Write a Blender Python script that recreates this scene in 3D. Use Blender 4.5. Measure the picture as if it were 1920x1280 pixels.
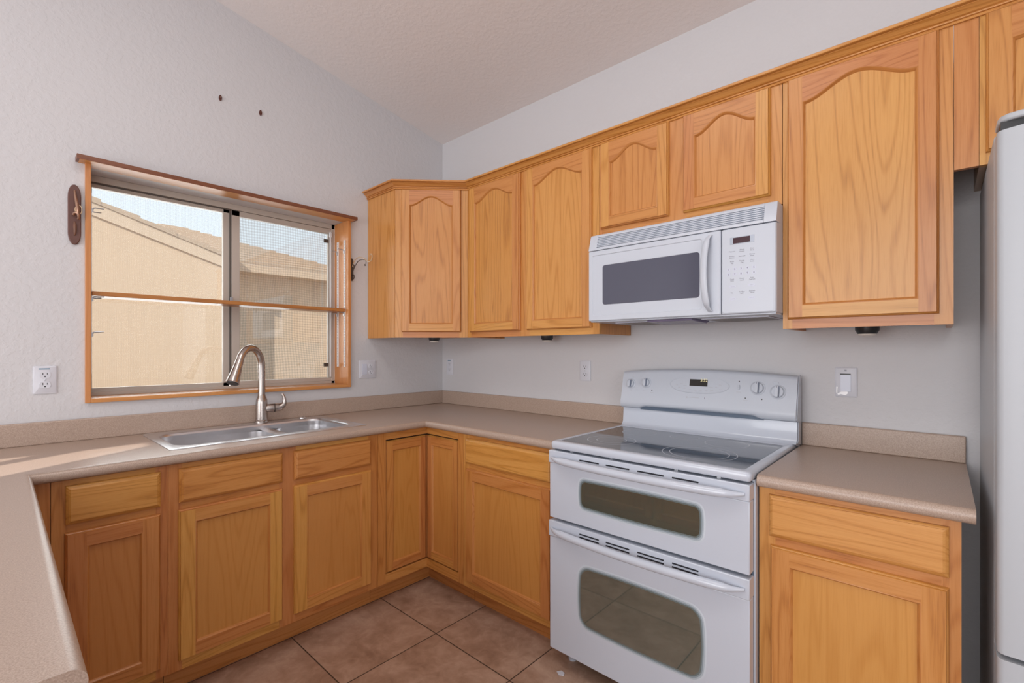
import bpy, bmesh, math, random
from mathutils import Vector, Matrix
random.seed(11)
S = bpy.context.scene
COL = S.collection
for o in list(bpy.data.objects):
    bpy.data.objects.remove(o)

# ------------------------------------------------------------------ camera
cd = bpy.data.cameras.new('camera'); cam = bpy.data.objects.new('camera', cd); COL.objects.link(cam)
YAW = math.radians(42.364)
cam.location = (2.7087, -2.2132, 1.2931)
cam.rotation_euler = (math.radians(90), 0, YAW)
cd.sensor_fit = 'HORIZONTAL'; cd.sensor_width = 36.0
cd.lens = 883.82 / 1920 * 36.0
cd.shift_y = 17.45 / 1920
cd.clip_start = 0.02; cd.clip_end = 300
S.camera = cam

# ------------------------------------------------------------------ view, world, sun, big lights
S.view_settings.view_transform = 'Standard'
S.view_settings.look = 'None'
S.view_settings.gamma = 1.0
S.view_settings.use_curve_mapping = False
S.view_settings.exposure = -0.14
W = bpy.data.worlds.new('world'); S.world = W; W.use_nodes = True
bg = W.node_tree.nodes['Background']
bg.inputs[0].default_value = (0.82, 0.895, 1.0, 1); bg.inputs[1].default_value = 1.6

SUN_DIR = Vector((-0.5 * math.cos(math.radians(33)), 0.866 * math.cos(math.radians(33)), -math.sin(math.radians(33))))
sl = bpy.data.lights.new('sun', 'SUN'); sl.energy = 6.0; sl.angle = math.radians(0.3); sl.color = (1.0, 0.93, 0.84)
so = bpy.data.objects.new('sun', sl); COL.objects.link(so)
so.rotation_euler = SUN_DIR.to_track_quat('-Z', 'Y').to_euler(); so.location = (6, -9, 8)

def area(name, loc, target, sx, sy, power, color):
    l = bpy.data.lights.new(name, 'AREA'); l.shape = 'RECTANGLE'; l.size = sx; l.size_y = sy
    l.energy = power; l.color = color
    o = bpy.data.objects.new(name, l); COL.objects.link(o); o.location = loc
    o.rotation_euler = (Vector(target) - Vector(loc)).to_track_quat('-Z', 'Y').to_euler()
    return o
area('rear_fill_area', (2.0, -5.5, 1.45), (1.8, 0, 1.45), 2.8, 2.3, 112, (0.97, 0.98, 1.0))  # added fill behind the viewer; no such door is built
area('side_fill_area', (5.85, -3.6, 1.5), (0, -3.0, 1.5), 2.6, 1.9, 52, (0.95, 0.97, 1.0))  # added fill from the right; the wall there has no opening
area('overhead_fill_area', (1.75, -1.9, 3.02), (1.75, -1.9, 0), 1.1, 0.4, 11, (1.0, 0.96, 0.92))  # added overhead fill, no fixture hangs here
pl = bpy.data.lights.new('uplight_fill_point', 'POINT'); pl.energy = 24; pl.shadow_soft_size = 0.22; pl.color = (1.0, 0.97, 0.94)  # made-up point light that brightens the ceiling and walls
po = bpy.data.objects.new('uplight_fill_point', pl); COL.objects.link(po); po.location = (2.9, -3.6, 2.25)
area('window_fill_area', (-1.2, -1.345, 1.7), (2.0, -1.3, 1.2), 1.5, 1.2, 30, (0.92, 0.96, 1.0))  # added fill outside the glass, boosts the daylight coming in

# ------------------------------------------------------------------ materials
def mat(name):
    m = bpy.data.materials.new(name); m.use_nodes = True
    nt = m.node_tree
    return m, nt, nt.nodes['Principled BSDF'], nt.nodes, nt.links
def N(nt, t, **kw):
    n = nt.nodes.new(t)
    for k, v in kw.items():
        if k in n.inputs: n.inputs[k].default_value = v
        else: setattr(n, k, v)
    return n
def simple(name, col, rough=0.5, metal=0.0, coat=0.0, spec=0.5, emit=None, es=1.0, ior=None):
    m, nt, b, _, _ = mat(name)
    b.inputs['Base Color'].default_value = (*col, 1); b.inputs['Roughness'].default_value = rough
    b.inputs['Metallic'].default_value = metal; b.inputs['Coat Weight'].default_value = coat
    b.inputs['Specular IOR Level'].default_value = spec
    if ior: b.inputs['IOR'].default_value = ior
    if emit:
        b.inputs['Emission Color'].default_value = (*emit, 1); b.inputs['Emission Strength'].default_value = es
    # faint surface irregularity
    tc = N(nt, 'ShaderNodeTexCoord'); nz = N(nt, 'ShaderNodeTexNoise', Scale=35.0, Detail=2.0)
    nt.links.new(tc.outputs['Object'], nz.inputs['Vector'])
    mr = N(nt, 'ShaderNodeMapRange'); mr.inputs['To Min'].default_value = max(0.0, rough - 0.02); mr.inputs['To Max'].default_value = min(1, rough + 0.02)
    nt.links.new(nz.outputs['Fac'], mr.inputs['Value']); nt.links.new(mr.outputs['Result'], b.inputs['Roughness'])
    return m
def ramp(nt, stops):
    r = nt.nodes.new('ShaderNodeValToRGB'); e = r.color_ramp.elements
    e[0].position, e[0].color = stops[0][0], (*stops[0][1], 1)
    e[1].position, e[1].color = stops[-1][0], (*stops[-1][1], 1)
    for p, c in stops[1:-1]:
        x = e.new(p); x.color = (*c, 1)
    return r
def oak(name, light, mid, dark, contrast=1.0, rough=0.36):
    m, nt, b, nd, L = mat(name)
    at = N(nt, 'ShaderNodeAttribute', attribute_name='gc')
    tn = N(nt, 'ShaderNodeAttribute', attribute_name='tint')
    mp = N(nt, 'ShaderNodeMapping'); mp.inputs['Scale'].default_value = (1, 1, 0.075)
    L.new(at.outputs['Vector'], mp.inputs['Vector'])
    n1 = N(nt, 'ShaderNodeTexNoise', Scale=6.5, Detail=1.6, Roughness=0.45, Distortion=0.3)
    L.new(mp.outputs['Vector'], n1.inputs['Vector'])
    mul = N(nt, 'ShaderNodeMath', operation='MULTIPLY'); mul.inputs[1].default_value = 120.0
    L.new(n1.outputs['Fac'], mul.inputs[0])
    sn = N(nt, 'ShaderNodeMath', operation='SINE'); L.new(mul.outputs[0], sn.inputs[0])
    mr = N(nt, 'ShaderNodeMapRange'); mr.inputs['From Min'].default_value = -0.2; mr.inputs['From Max'].default_value = 1.0
    L.new(sn.outputs[0], mr.inputs['Value'])
    pw = N(nt, 'ShaderNodeMath', operation='POWER'); pw.inputs[1].default_value = 2.6; L.new(mr.outputs['Result'], pw.inputs[0])
    # fine open pores
    mp2 = N(nt, 'ShaderNodeMapping'); mp2.inputs['Scale'].default_value = (1, 1, 0.035)
    L.new(at.outputs['Vector'], mp2.inputs['Vector'])
    n2 = N(nt, 'ShaderNodeTexNoise', Scale=330.0, Detail=2.0, Roughness=0.6); L.new(mp2.outputs['Vector'], n2.inputs['Vector'])
    m2 = N(nt, 'ShaderNodeMapRange'); m2.inputs['From Min'].default_value = 0.48; m2.inputs['From Max'].default_value = 0.72
    L.new(n2.outputs['Fac'], m2.inputs['Value'])
    # slow board colour drift
    n3 = N(nt, 'ShaderNodeTexNoise', Scale=3.0, Detail=2.0); L.new(mp.outputs['Vector'], n3.inputs['Vector'])
    mp4 = N(nt, 'ShaderNodeMapping'); mp4.inputs['Scale'].default_value = (1, 1, 0.02)
    L.new(at.outputs['Vector'], mp4.inputs['Vector'])
    n4 = N(nt, 'ShaderNodeTexNoise', Scale=150.0, Detail=2.0, Roughness=0.6); L.new(mp4.outputs['Vector'], n4.inputs['Vector'])
    a0 = N(nt, 'ShaderNodeMath', operation='MULTIPLY_ADD'); a0.inputs[1].default_value = 0.36 * contrast; a0.inputs[2].default_value = -0.14 * contrast
    L.new(n4.outputs['Fac'], a0.inputs[0])
    a1 = N(nt, 'ShaderNodeMath', operation='MULTIPLY_ADD'); a1.inputs[1].default_value = 0.34 * contrast; L.new(pw.outputs[0], a1.inputs[0]); L.new(a0.outputs[0], a1.inputs[2])
    a2 = N(nt, 'ShaderNodeMath', operation='MULTIPLY_ADD'); a2.inputs[1].default_value = 0.26 * contrast
    L.new(m2.outputs['Result'], a2.inputs[0]); L.new(a1.outputs[0], a2.inputs[2])
    a3 = N(nt, 'ShaderNodeMath', operation='MULTIPLY_ADD'); a3.inputs[1].default_value = 0.35
    L.new(n3.outputs['Fac'], a3.inputs[0]); L.new(a2.outputs[0], a3.inputs[2])
    r = ramp(nt, [(0.05, light), (0.45, mid), (1.0, dark)]); L.new(a3.outputs[0], r.inputs['Fac'])
    hs = N(nt, 'ShaderNodeHueSaturation')
    h1 = N(nt, 'ShaderNodeMapRange'); h1.inputs['To Min'].default_value = 0.486; h1.inputs['To Max'].default_value = 0.509
    v1 = N(nt, 'ShaderNodeMapRange'); v1.inputs['To Min'].default_value = 0.86; v1.inputs['To Max'].default_value = 1.08
    L.new(tn.outputs['Fac'], h1.inputs['Value']); L.new(tn.outputs['Fac'], v1.inputs['Value'])
    L.new(h1.outputs['Result'], hs.inputs['Hue']); L.new(v1.outputs['Result'], hs.inputs['Value'])
    L.new(r.outputs['Color'], hs.inputs['Color']); L.new(hs.outputs['Color'], b.inputs['Base Color'])
    b.inputs['Roughness'].default_value = rough; b.inputs['Coat Weight'].default_value = 0.12; b.inputs['Coat Roughness'].default_value = 0.25
    bp = N(nt, 'ShaderNodeBump'); bp.inputs['Strength'].default_value = 0.10; bp.inputs['Distance'].default_value = 0.0006; bp.invert = True
    L.new(a2.outputs[0], bp.inputs['Height']); L.new(bp.outputs['Normal'], b.inputs['Normal'])
    return m
OAK = oak('golden_oak', (0.645, 0.310, 0.088), (0.535, 0.228, 0.050), (0.25, 0.076, 0.013), 0.82)
OAKP = oak('golden_oak_veneer', (0.61, 0.285, 0.076), (0.515, 0.215, 0.046), (0.28, 0.092, 0.017), 0.5)
OAKD = oak('golden_oak_shelf', (0.50, 0.22, 0.06), (0.42, 0.17, 0.045), (0.22, 0.08, 0.02), 0.8)
TRIM = oak('stained_trim_wood', (0.62, 0.27, 0.09), (0.52, 0.21, 0.066), (0.30, 0.10, 0.03), 0.6)
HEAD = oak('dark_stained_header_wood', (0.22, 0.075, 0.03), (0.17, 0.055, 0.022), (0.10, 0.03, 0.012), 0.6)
RAW = oak('unfinished_cabinet_edge', (0.50, 0.37, 0.25), (0.44, 0.32, 0.22), (0.3, 0.2, 0.12), 0.5)

def wallmat(name, col, s1, bump):
    m, nt, b, nd, L = mat(name)
    tc = N(nt, 'ShaderNodeTexCoord')
    n1 = N(nt, 'ShaderNodeTexNoise', Scale=s1, Detail=3.0, Roughness=0.55); L.new(tc.outputs['Object'], n1.inputs['Vector'])
    n2 = N(nt, 'ShaderNodeTexNoise', Scale=s1 * 2.7, Detail=2.0); L.new(tc.outputs['Object'], n2.inputs['Vector'])
    mr = N(nt, 'ShaderNodeMapRange'); mr.inputs['From Min'].default_value = 0.44; mr.inputs['From Max'].default_value = 0.58
    L.new(n1.outputs['Fac'], mr.inputs['Value'])
    ad = N(nt, 'ShaderNodeMath', operation='MULTIPLY_ADD'); ad.inputs[1].default_value = 0.4
    L.new(n2.outputs['Fac'], ad.inputs[0]); L.new(mr.outputs['Result'], ad.inputs[2])
    bp = N(nt, 'ShaderNodeBump'); bp.inputs['Strength'].default_value = bump; bp.inputs['Distance'].default_value = 0.0016
    L.new(ad.outputs[0], bp.inputs['Height']); L.new(bp.outputs['Normal'], b.inputs['Normal'])
    b.inputs['Base Color'].default_value = (*col, 1); b.inputs['Roughness'].default_value = 0.55
    return m
WALL = wallmat('textured_wall_paint', (0.61, 0.605, 0.625), 42, 0.30)
CEIL = wallmat('textured_ceiling_paint', (0.80, 0.765, 0.76), 50, 0.25)

def tilemat():
    m, nt, b, nd, L = mat('brown_ceramic_floor_tile')
    tc = N(nt, 'ShaderNodeTexCoord')
    sep = N(nt, 'ShaderNodeSeparateXYZ'); L.new(tc.outputs['Object'], sep.inputs[0])
    P = 0.4575
    def cell(out, off):
        a = N(nt, 'ShaderNodeMath', operation='MULTIPLY_ADD'); a.inputs[1].default_value = 1 / P; a.inputs[2].default_value = off
        L.new(out, a.inputs[0])
        fr = N(nt, 'ShaderNodeMath', operation='FRACT'); L.new(a.outputs[0], fr.inputs[0])
        fl = N(nt, 'ShaderNodeMath', operation='FLOOR'); L.new(a.outputs[0], fl.inputs[0])
        s = N(nt, 'ShaderNodeMath', operation='SUBTRACT'); s.inputs[1].default_value = 0.5; L.new(fr.outputs[0], s.inputs[0])
        ab = N(nt, 'ShaderNodeMath', operation='ABSOLUTE'); L.new(s.outputs[0], ab.inputs[0])
        return ab.outputs[0], fl.outputs[0]
    ax, fx = cell(sep.outputs['X'], 20 - 0.998 / P); ay, fy = cell(sep.outputs['Y'], 20 + 0.854 / P)
    mx = N(nt, 'ShaderNodeMath', operation='MAXIMUM'); L.new(ax, mx.inputs[0]); L.new(ay, mx.inputs[1])
    g = N(nt, 'ShaderNodeMapRange'); g.inputs['From Min'].default_value = 0.4935; g.inputs['From Max'].default_value = 0.4960
    L.new(mx.outputs[0], g.inputs['Value'])
    cmb = N(nt, 'ShaderNodeCombineXYZ'); L.new(fx, cmb.inputs[0]); L.new(fy, cmb.inputs[1])
    wn = N(nt, 'ShaderNodeTexWhiteNoise'); L.new(cmb.outputs[0], wn.inputs['Vector'])
    sc = N(nt, 'ShaderNodeVectorMath', operation='SCALE'); sc.inputs['Scale'].default_value = 7.0; L.new(wn.outputs['Color'], sc.inputs[0])
    va = N(nt, 'ShaderNodeVectorMath', operation='ADD'); L.new(tc.outputs['Object'], va.inputs[0]); L.new(sc.outputs[0], va.inputs[1])
    n1 = N(nt, 'ShaderNodeTexNoise', Scale=5.0, Detail=6.0, Roughness=0.62, Distortion=0.6); L.new(va.outputs[0], n1.inputs['Vector'])
    n2 = N(nt, 'ShaderNodeTexNoise', Scale=14.0, Detail=5.0, Roughness=0.7, Distortion=1.2); L.new(va.outputs[0], n2.inputs['Vector'])
    mixf = N(nt, 'ShaderNodeMath', operation='MULTIPLY_ADD'); mixf.inputs[1].default_value = 0.5
    L.new(n2.outputs['Fac'], mixf.inputs[0]); L.new(n1.outputs['Fac'], mixf.inputs[2])
    r = ramp(nt, [(0.52, (0.27, 0.160, 0.108)), (0.72, (0.39, 0.248, 0.176)), (0.98, (0.54, 0.375, 0.285))]); L.new(mixf.outputs[0], r.inputs['Fac'])
    mc = N(nt, 'ShaderNodeMix', data_type='RGBA'); L.new(g.outputs['Result'], mc.inputs['Factor'])
    L.new(r.outputs['Color'], mc.inputs['A']); mc.inputs['B'].default_value = (0.055, 0.035, 0.025, 1)
    L.new(mc.outputs['Result'], b.inputs['Base Color'])
    b.inputs['Roughness'].default_value = 0.42
    inv = N(nt, 'ShaderNodeMath', operation='MULTIPLY_ADD'); inv.inputs[1].default_value = -1.0; L.new(g.outputs['Result'], inv.inputs[0])
    ms = N(nt, 'ShaderNodeMath', operation='MULTIPLY'); ms.inputs[1].default_value = 0.25; L.new(n2.outputs['Fac'], ms.inputs[0]); L.new(ms.outputs[0], inv.inputs[2])
    bp = N(nt, 'ShaderNodeBump'); bp.inputs['Strength'].default_value = 0.5; bp.inputs['Distance'].default_value = 0.002
    L.new(inv.outputs[0], bp.inputs['Height']); L.new(bp.outputs['Normal'], b.inputs['Normal'])
    return m
TILE = tilemat()

def speckle(name, base, dk, lt, rough):
    m, nt, b, nd, L = mat(name)
    tc = N(nt, 'ShaderNodeTexCoord')
    n1 = N(nt, 'ShaderNodeTexNoise', Scale=420.0, Detail=2.0, Roughness=0.7); L.new(tc.outputs['Object'], n1.inputs['Vector'])
    r = ramp(nt, [(0.30, dk), (0.5, base), (0.70, lt)]); L.new(n1.outputs['Fac'], r.inputs['Fac'])
    L.new(r.outputs['Color'], b.inputs['Base Color']); b.inputs['Roughness'].default_value = rough
    bp = N(nt, 'ShaderNodeBump'); bp.inputs['Strength'].default_value = 0.06; bp.inputs['Distance'].default_value = 0.0005
    L.new(n1.outputs['Fac'], bp.inputs['Height']); L.new(bp.outputs['Normal'], b.inputs['Normal'])
    return m
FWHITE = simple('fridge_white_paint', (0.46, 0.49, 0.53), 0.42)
LAM = speckle('taupe_laminate', (0.43, 0.325, 0.262), (0.34, 0.250, 0.20), (0.52, 0.41, 0.34), 0.34)
WHITE = simple('white_enamel', (0.555, 0.60, 0.685), 0.20, coat=0.3)
WHITEP = simple('white_plastic', (0.555, 0.595, 0.67), 0.32)
PLATE = simple('white_plate_plastic', (0.64, 0.65, 0.71), 0.35)
GREYP = simple('pale_grey_print', (0.50, 0.52, 0.58), 0.4)
KNOBG = simple('knob_side_shade', (0.20, 0.23, 0.31), 0.4)
GREYT = simple('dark_grey_print', (0.16, 0.16, 0.21), 0.5)
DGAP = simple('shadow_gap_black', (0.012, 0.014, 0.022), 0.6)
BLUEG = simple('blue_grey_recess', (0.10, 0.14, 0.20), 0.35)
BLACK = simple('black_plastic', (0.02, 0.021, 0.024), 0.4)
COOK = simple('dark_ceramic_glass', (0.042, 0.050, 0.066), 0.05, ior=2.0)
RING = simple('burner_ring_print', (0.50, 0.53, 0.58), 0.25)
OVEN = simple('dark_oven_glass', (0.062, 0.086, 0.070), 0.04, ior=3.2)
FRITS = [simple('glass_border_print_%d' % i, c, 0.2) for i, c in enumerate(((.58, .64, .71), (.42, .49, .55), (.26, .32, .36), (.15, .18, .18)))]
MWG = simple('microwave_window_glass', (0.085, 0.088, 0.125), 0.12, ior=1.5)
STEEL = simple('brushed_stainless_steel', (0.74, 0.74, 0.76), 0.30, metal=1.0)
NICK = simple('brushed_nickel', (0.50, 0.45, 0.42), 0.27, metal=1.0)
ALU = simple('taupe_aluminium', (0.52, 0.47, 0.42), 0.42, metal=0.15)
ALUD = simple('dark_aluminium_track', (0.10, 0.085, 0.075), 0.5)
WMET = simple('white_painted_steel', (0.78, 0.79, 0.80), 0.4)
ZINC = simple('zinc_steel', (0.55, 0.57, 0.60), 0.35, metal=0.8)
BRONZE = simple('bronze_metal', (0.42, 0.26, 0.19), 0.32, metal=1.0)
IRON = simple('dark_iron', (0.10, 0.08, 0.07), 0.45, metal=0.6)
CREAMI = simple('antique_gold_iron', (0.62, 0.46, 0.30), 0.4, metal=0.4)
PLAQ = simple('dark_brown_plaque', (0.125, 0.055, 0.044), 0.5)
ANCH = simple('oxblood_plastic', (0.10, 0.03, 0.022), 0.5)
STUCCO = wallmat('tan_stucco', (0.68, 0.50, 0.355), 30, 0.3)
FASC = simple('painted_fascia', (0.66, 0.50, 0.37), 0.6)
RTILE = simple('clay_grey_roof_tile', (0.50, 0.37, 0.27), 0.7)
GRAV = speckle('pale_gravel', (0.5, 0.42, 0.33), (0.3, 0.25, 0.2), (0.65, 0.56, 0.45), 0.9)
DISP = simple('dark_display_glass', (0.02, 0.016, 0.012), 0.15)
DIGIT = simple('amber_digits', (0.55, 0.5, 0.3), 0.4, emit=(0.85, 0.75, 0.40), es=0.75)
RDISP = simple('maroon_display_glass', (0.045, 0.012, 0.02), 0.2)
SILV = simple('silver_trim', (0.40, 0.44, 0.51), 0.3, metal=0.3)
LENS = simple('frosted_lens', (0.75, 0.70, 0.64), 0.3)
FILT = simple('grease_filter_mesh', (0.22, 0.195, 0.18), 0.5, metal=0.3)
PURP = simple('dusky_lamp_cover', (0.16, 0.13, 0.22), 0.25)
STICK = simple('blue_sticker', (0.16, 0.27, 0.36), 0.5)
PALEB = simple('pale_lilac_plastic', (0.60, 0.63, 0.74), 0.25)
GREEN = simple('green_glass_edge', (0.25, 0.42, 0.36), 0.2)

def glassmat():
    m = bpy.data.materials.new('window_glass'); m.use_nodes = True; nt = m.node_tree; nt.nodes.clear()
    out = N(nt, 'ShaderNodeOutputMaterial'); mx = N(nt, 'ShaderNodeMixShader')
    tr = N(nt, 'ShaderNodeBsdfTransparent'); tr.inputs[0].default_value = (0.95, 0.97, 0.96, 1)
    gl = N(nt, 'ShaderNodeBsdfGlossy'); gl.inputs['Roughness'].default_value = 0.01
    fr = N(nt, 'ShaderNodeFresnel', IOR=1.55); ml = N(nt, 'ShaderNodeMath', operation='MULTIPLY'); ml.inputs[1].default_value = 1.8
    L = nt.links
    L.new(fr.outputs[0], ml.inputs[0]); L.new(ml.outputs[0], mx.inputs[0]); L.new(tr.outputs[0], mx.inputs[1]); L.new(gl.outputs[0], mx.inputs[2])
    L.new(mx.outputs[0], out.inputs[0])
    return m
GLASS = glassmat()
def screenmat(name, pitch, lo, hi, wobble):
    m = bpy.data.materials.new(name); m.use_nodes = True; nt = m.node_tree; nt.nodes.clear(); L = nt.links
    out = N(nt, 'ShaderNodeOutputMaterial'); mx = N(nt, 'ShaderNodeMixShader')
    tr = N(nt, 'ShaderNodeBsdfTransparent'); df = N(nt, 'ShaderNodeBsdfDiffuse'); df.inputs[0].default_value = (0.30, 0.27, 0.24, 1)
    tc = N(nt, 'ShaderNodeTexCoord')
    nz = N(nt, 'ShaderNodeTexNoise', Scale=2.2, Detail=1.0); L.new(tc.outputs['Object'], nz.inputs['Vector'])
    sc = N(nt, 'ShaderNodeVectorMath', operation='SCALE'); sc.inputs['Scale'].default_value = wobble; L.new(nz.outputs['Color'], sc.inputs[0])
    ad = N(nt, 'ShaderNodeVectorMath', operation='ADD'); L.new(tc.outputs['Object'], ad.inputs[0]); L.new(sc.outputs[0], ad.inputs[1])
    sp = N(nt, 'ShaderNodeSeparateXYZ'); L.new(ad.outputs[0], sp.inputs[0])
    def wv(o):
        a = N(nt, 'ShaderNodeMath', operation='MULTIPLY'); a.inputs[1].default_value = 2 * math.pi / pitch; L.new(o, a.inputs[0])
        s = N(nt, 'ShaderNodeMath', operation='SINE'); L.new(a.outputs[0], s.inputs[0]); return s.outputs[0]
    q = N(nt, 'ShaderNodeMath', operation='ADD'); L.new(wv(sp.outputs['Y']), q.inputs[0]); L.new(wv(sp.outputs['Z']), q.inputs[1])
    mr = N(nt, 'ShaderNodeMapRange'); mr.inputs['From Min'].default_value = -2; mr.inputs['From Max'].default_value = 2
    mr.inputs['To Min'].default_value = lo; mr.inputs['To Max'].default_value = hi; L.new(q.outputs[0], mr.inputs['Value'])
    L.new(mr.outputs['Result'], mx.inputs[0]); L.new(tr.outputs[0], mx.inputs[1]); L.new(df.outputs[0], mx.inputs[2]); L.new(mx.outputs[0], out.inputs[0])
    return m
SCR1 = screenmat('insect_screen_weave', 0.0148, 0.12, 0.34, 0.07)
SCR2 = screenmat('sun_screen_weave', 0.0065, 0.05, 0.14, 0.02)

# ------------------------------------------------------------------ mesh collector
class MB:
    def __init__(s):
        s.v = []; s.f = []; s.fm = []; s.gc = []; s.tint = []; s.mats = []
    def mi(s, m):
        if m not in s.mats: s.mats.append(m)
        return s.mats.index(m)
    def add(s, verts, faces, m, grain='z', tint=None, gcs=None):
        b = len(s.v); k = s.mi(m)
        off = Vector((random.uniform(0, 9), random.uniform(0, 9), random.uniform(0, 9)))
        t = random.random() if tint is None else tint
        for i, p in enumerate(verts):
            p = Vector(p); s.v.append(p)
            if gcs: g = Vector(gcs[i])
            elif grain == 'z': g = Vector((p.x, p.y, p.z))
            elif grain == 'x': g = Vector((p.z, p.y, p.x))
            else: g = Vector((p.x, p.z, p.y))
            s.gc.append(g + off); s.tint.append(t)
        for f in faces:
            s.f.append([b + i for i in f]); s.fm.append(k)
        return s
    def box(s, x0, x1, y0, y1, z0, z1, m, grain='z', tint=None):
        v = [(x0, y0, z0), (x1, y0, z0), (x1, y1, z0), (x0, y1, z0), (x0, y0, z1), (x1, y0, z1), (x1, y1, z1), (x0, y1, z1)]
        return s.add(v, [(0, 3, 2, 1), (4, 5, 6, 7), (0, 1, 5, 4), (1, 2, 6, 5), (2, 3, 7, 6), (3, 0, 4, 7)], m, grain, tint)
    def loops(s, loops, m, closed=True, cap0=False, cap1=False, grain='z', tint=None, gcs=None):
        n = len(loops[0]); v = [p for l in loops for p in l]; f = []
        for j in range(len(loops) - 1):
            for i in range(n if closed else n - 1):
                k = (i + 1) % n
                f.append((j * n + i, j * n + k, (j + 1) * n + k, (j + 1) * n + i))
        if cap0: f.append(tuple(range(n - 1, -1, -1)))
        if cap1: f.append(tuple(range((len(loops) - 1) * n, len(loops) * n)))
        return s.add(v, f, m, grain, tint, gcs)
    def prism(s, pts, axis, a0, a1, m, grain='z', tint=None):
        def P(p, a):
            return (a, p[0], p[1]) if axis == 'x' else (p[0], a, p[1]) if axis == 'y' else (p[0], p[1], a)
        return s.loops([[P(p, a0) for p in pts], [P(p, a1) for p in pts]], m, True, True, True, grain, tint)
    def tube(s, path, r, m, n=12, sub=1):
        path = [Vector(p) for p in path]
        rs = r if isinstance(r, (list, tuple)) else [r] * len(path)
        if sub > 1:
            q = []; qr = []
            for i in range(len(path) - 1):
                p0 = path[max(i - 1, 0)]; p1 = path[i]; p2 = path[i + 1]; p3 = path[min(i + 2, len(path) - 1)]
                for k in range(sub):
                    t = k / sub
                    q.append(0.5 * ((2 * p1) + (p2 - p0) * t + (2 * p0 - 5 * p1 + 4 * p2 - p3) * t * t + (3 * p1 - p0 - 3 * p2 + p3) * t ** 3))
                    qr.append(tuple(a * (1 - t) + b * t for a, b in zip(rs[i], rs[i + 1])) if isinstance(rs[i], tuple) else rs[i] * (1 - t) + rs[i + 1] * t)
            q.append(path[-1]); qr.append(rs[-1]); path = q; rs = qr
        L = []; up = None
        for i, p in enumerate(path):
            d = (path[min(i + 1, len(path) - 1)] - path[max(i - 1, 0)]).normalized()
            if up is None:
                up = Vector((0, 0, 1)) if abs(d.z) < 0.9 else Vector((1, 0, 0))
            a = d.cross(up).normalized(); up = a.cross(d).normalized()
            rr = rs[i]; ra, rb = rr if isinstance(rr, tuple) else (rr, rr)
            L.append([p + a * math.cos(2 * math.pi * k / n) * ra + up * math.sin(2 * math.pi * k / n) * rb for k in range(n)])
        return s.loops(L, m, True, True, True)
    def lathe(s, prof, c, axis, m, n=28):
        c = Vector(c); ax = Vector(axis).normalized()
        t = Vector((0, 0, 1)) if abs(ax.z) < 0.9 else Vector((1, 0, 0))
        a = ax.cross(t).normalized(); b = ax.cross(a)
        L = [[c + ax * h + (a * math.cos(2 * math.pi * k / n) + b * math.sin(2 * math.pi * k / n)) * r for k in range(n)] for r, h in prof]
        return s.loops(L, m, True, True, True)
    def text(s, body, size, mtx, m, align='CENTER', depth=0.0002):
        cu = bpy.data.curves.new('t', 'FONT'); cu.body = body; cu.size = size; cu.align_x = align; cu.align_y = 'CENTER'; cu.extrude = depth; cu.resolution_u = 2
        o = bpy.data.objects.new('t', cu); me = bpy.data.meshes.new_from_object(o)
        s.add([mtx @ v.co for v in me.vertices], [tuple(p.vertices) for p in me.polygons], m)
        bpy.data.meshes.remove(me); bpy.data.objects.remove(o); bpy.data.curves.remove(cu)
        return s
    def build(s, name, parent=None, bevel=0.0, seg=2, smooth=35, loc=(0, 0, 0), rotz=0.0, **tags):
        me = bpy.data.meshes.new(name); me.from_pydata(s.v, [], s.f)
        for m in s.mats: me.materials.append(m)
        me.polygons.foreach_set('material_index', s.fm)
        a = me.attributes.new('gc', 'FLOAT_VECTOR', 'POINT'); a.data.foreach_set('vector', [c for g in s.gc for c in g])
        a = me.attributes.new('tint', 'FLOAT', 'POINT'); a.data.foreach_set('value', s.tint)
        bm = bmesh.new(); bm.from_mesh(me); bmesh.ops.recalc_face_normals(bm, faces=bm.faces); bm.to_mesh(me); bm.free()
        if smooth:
            me.polygons.foreach_set('use_smooth', [True] * len(me.polygons)); me.set_sharp_from_angle(angle=math.radians(smooth))
        me.update()
        o = bpy.data.objects.new(name, me); COL.objects.link(o)
        o.location = loc; o.rotation_euler = (0, 0, rotz)
        if parent: o.parent = parent
        if bevel:
            md = o.modifiers.new('soft_edges', 'BEVEL'); md.width = bevel; md.segments = seg; md.limit_method = 'ANGLE'; md.angle_limit = math.radians(40)
            md.harden_normals = False
        for k, v in tags.items(): o[k] = v
        return o
def thing(name, label, cat, loc=(0, 0, 0), rotz=0.0, group=None):
    o = bpy.data.objects.new(name, None); COL.objects.link(o); o.empty_display_size = 0.05
    o.location = loc; o.rotation_euler = (0, 0, rotz); o['label'] = label; o['category'] = cat
    if group: o['group'] = group
    return o
def rrect(x0, x1, z0, z1, r, n=6):
    pts = []
    for cx, cz, a0 in ((x1 - r, z0 + r, -90), (x1 - r, z1 - r, 0), (x0 + r, z1 - r, 90), (x0 + r, z0 + r, 180)):
        for k in range(n + 1):
            a = math.radians(a0 + 90 * k / n); pts.append((cx + r * math.cos(a), cz + r * math.sin(a)))
    return pts
def inset(pts, d):
    n = len(pts); out = []
    for i in range(n):
        p0 = Vector(pts[i - 1]); p1 = Vector(pts[i]); p2 = Vector(pts[(i + 1) % n])
        e1 = (p1 - p0).normalized(); e2 = (p2 - p1).normalized()
        n1 = Vector((-e1.y, e1.x)); n2 = Vector((-e2.y, e2.x))
        b = n1 + n2; q = 1 + n1.dot(n2)
        out.append(tuple(p1 + b * (d / max(q, 0.3))))
    return out

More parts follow.
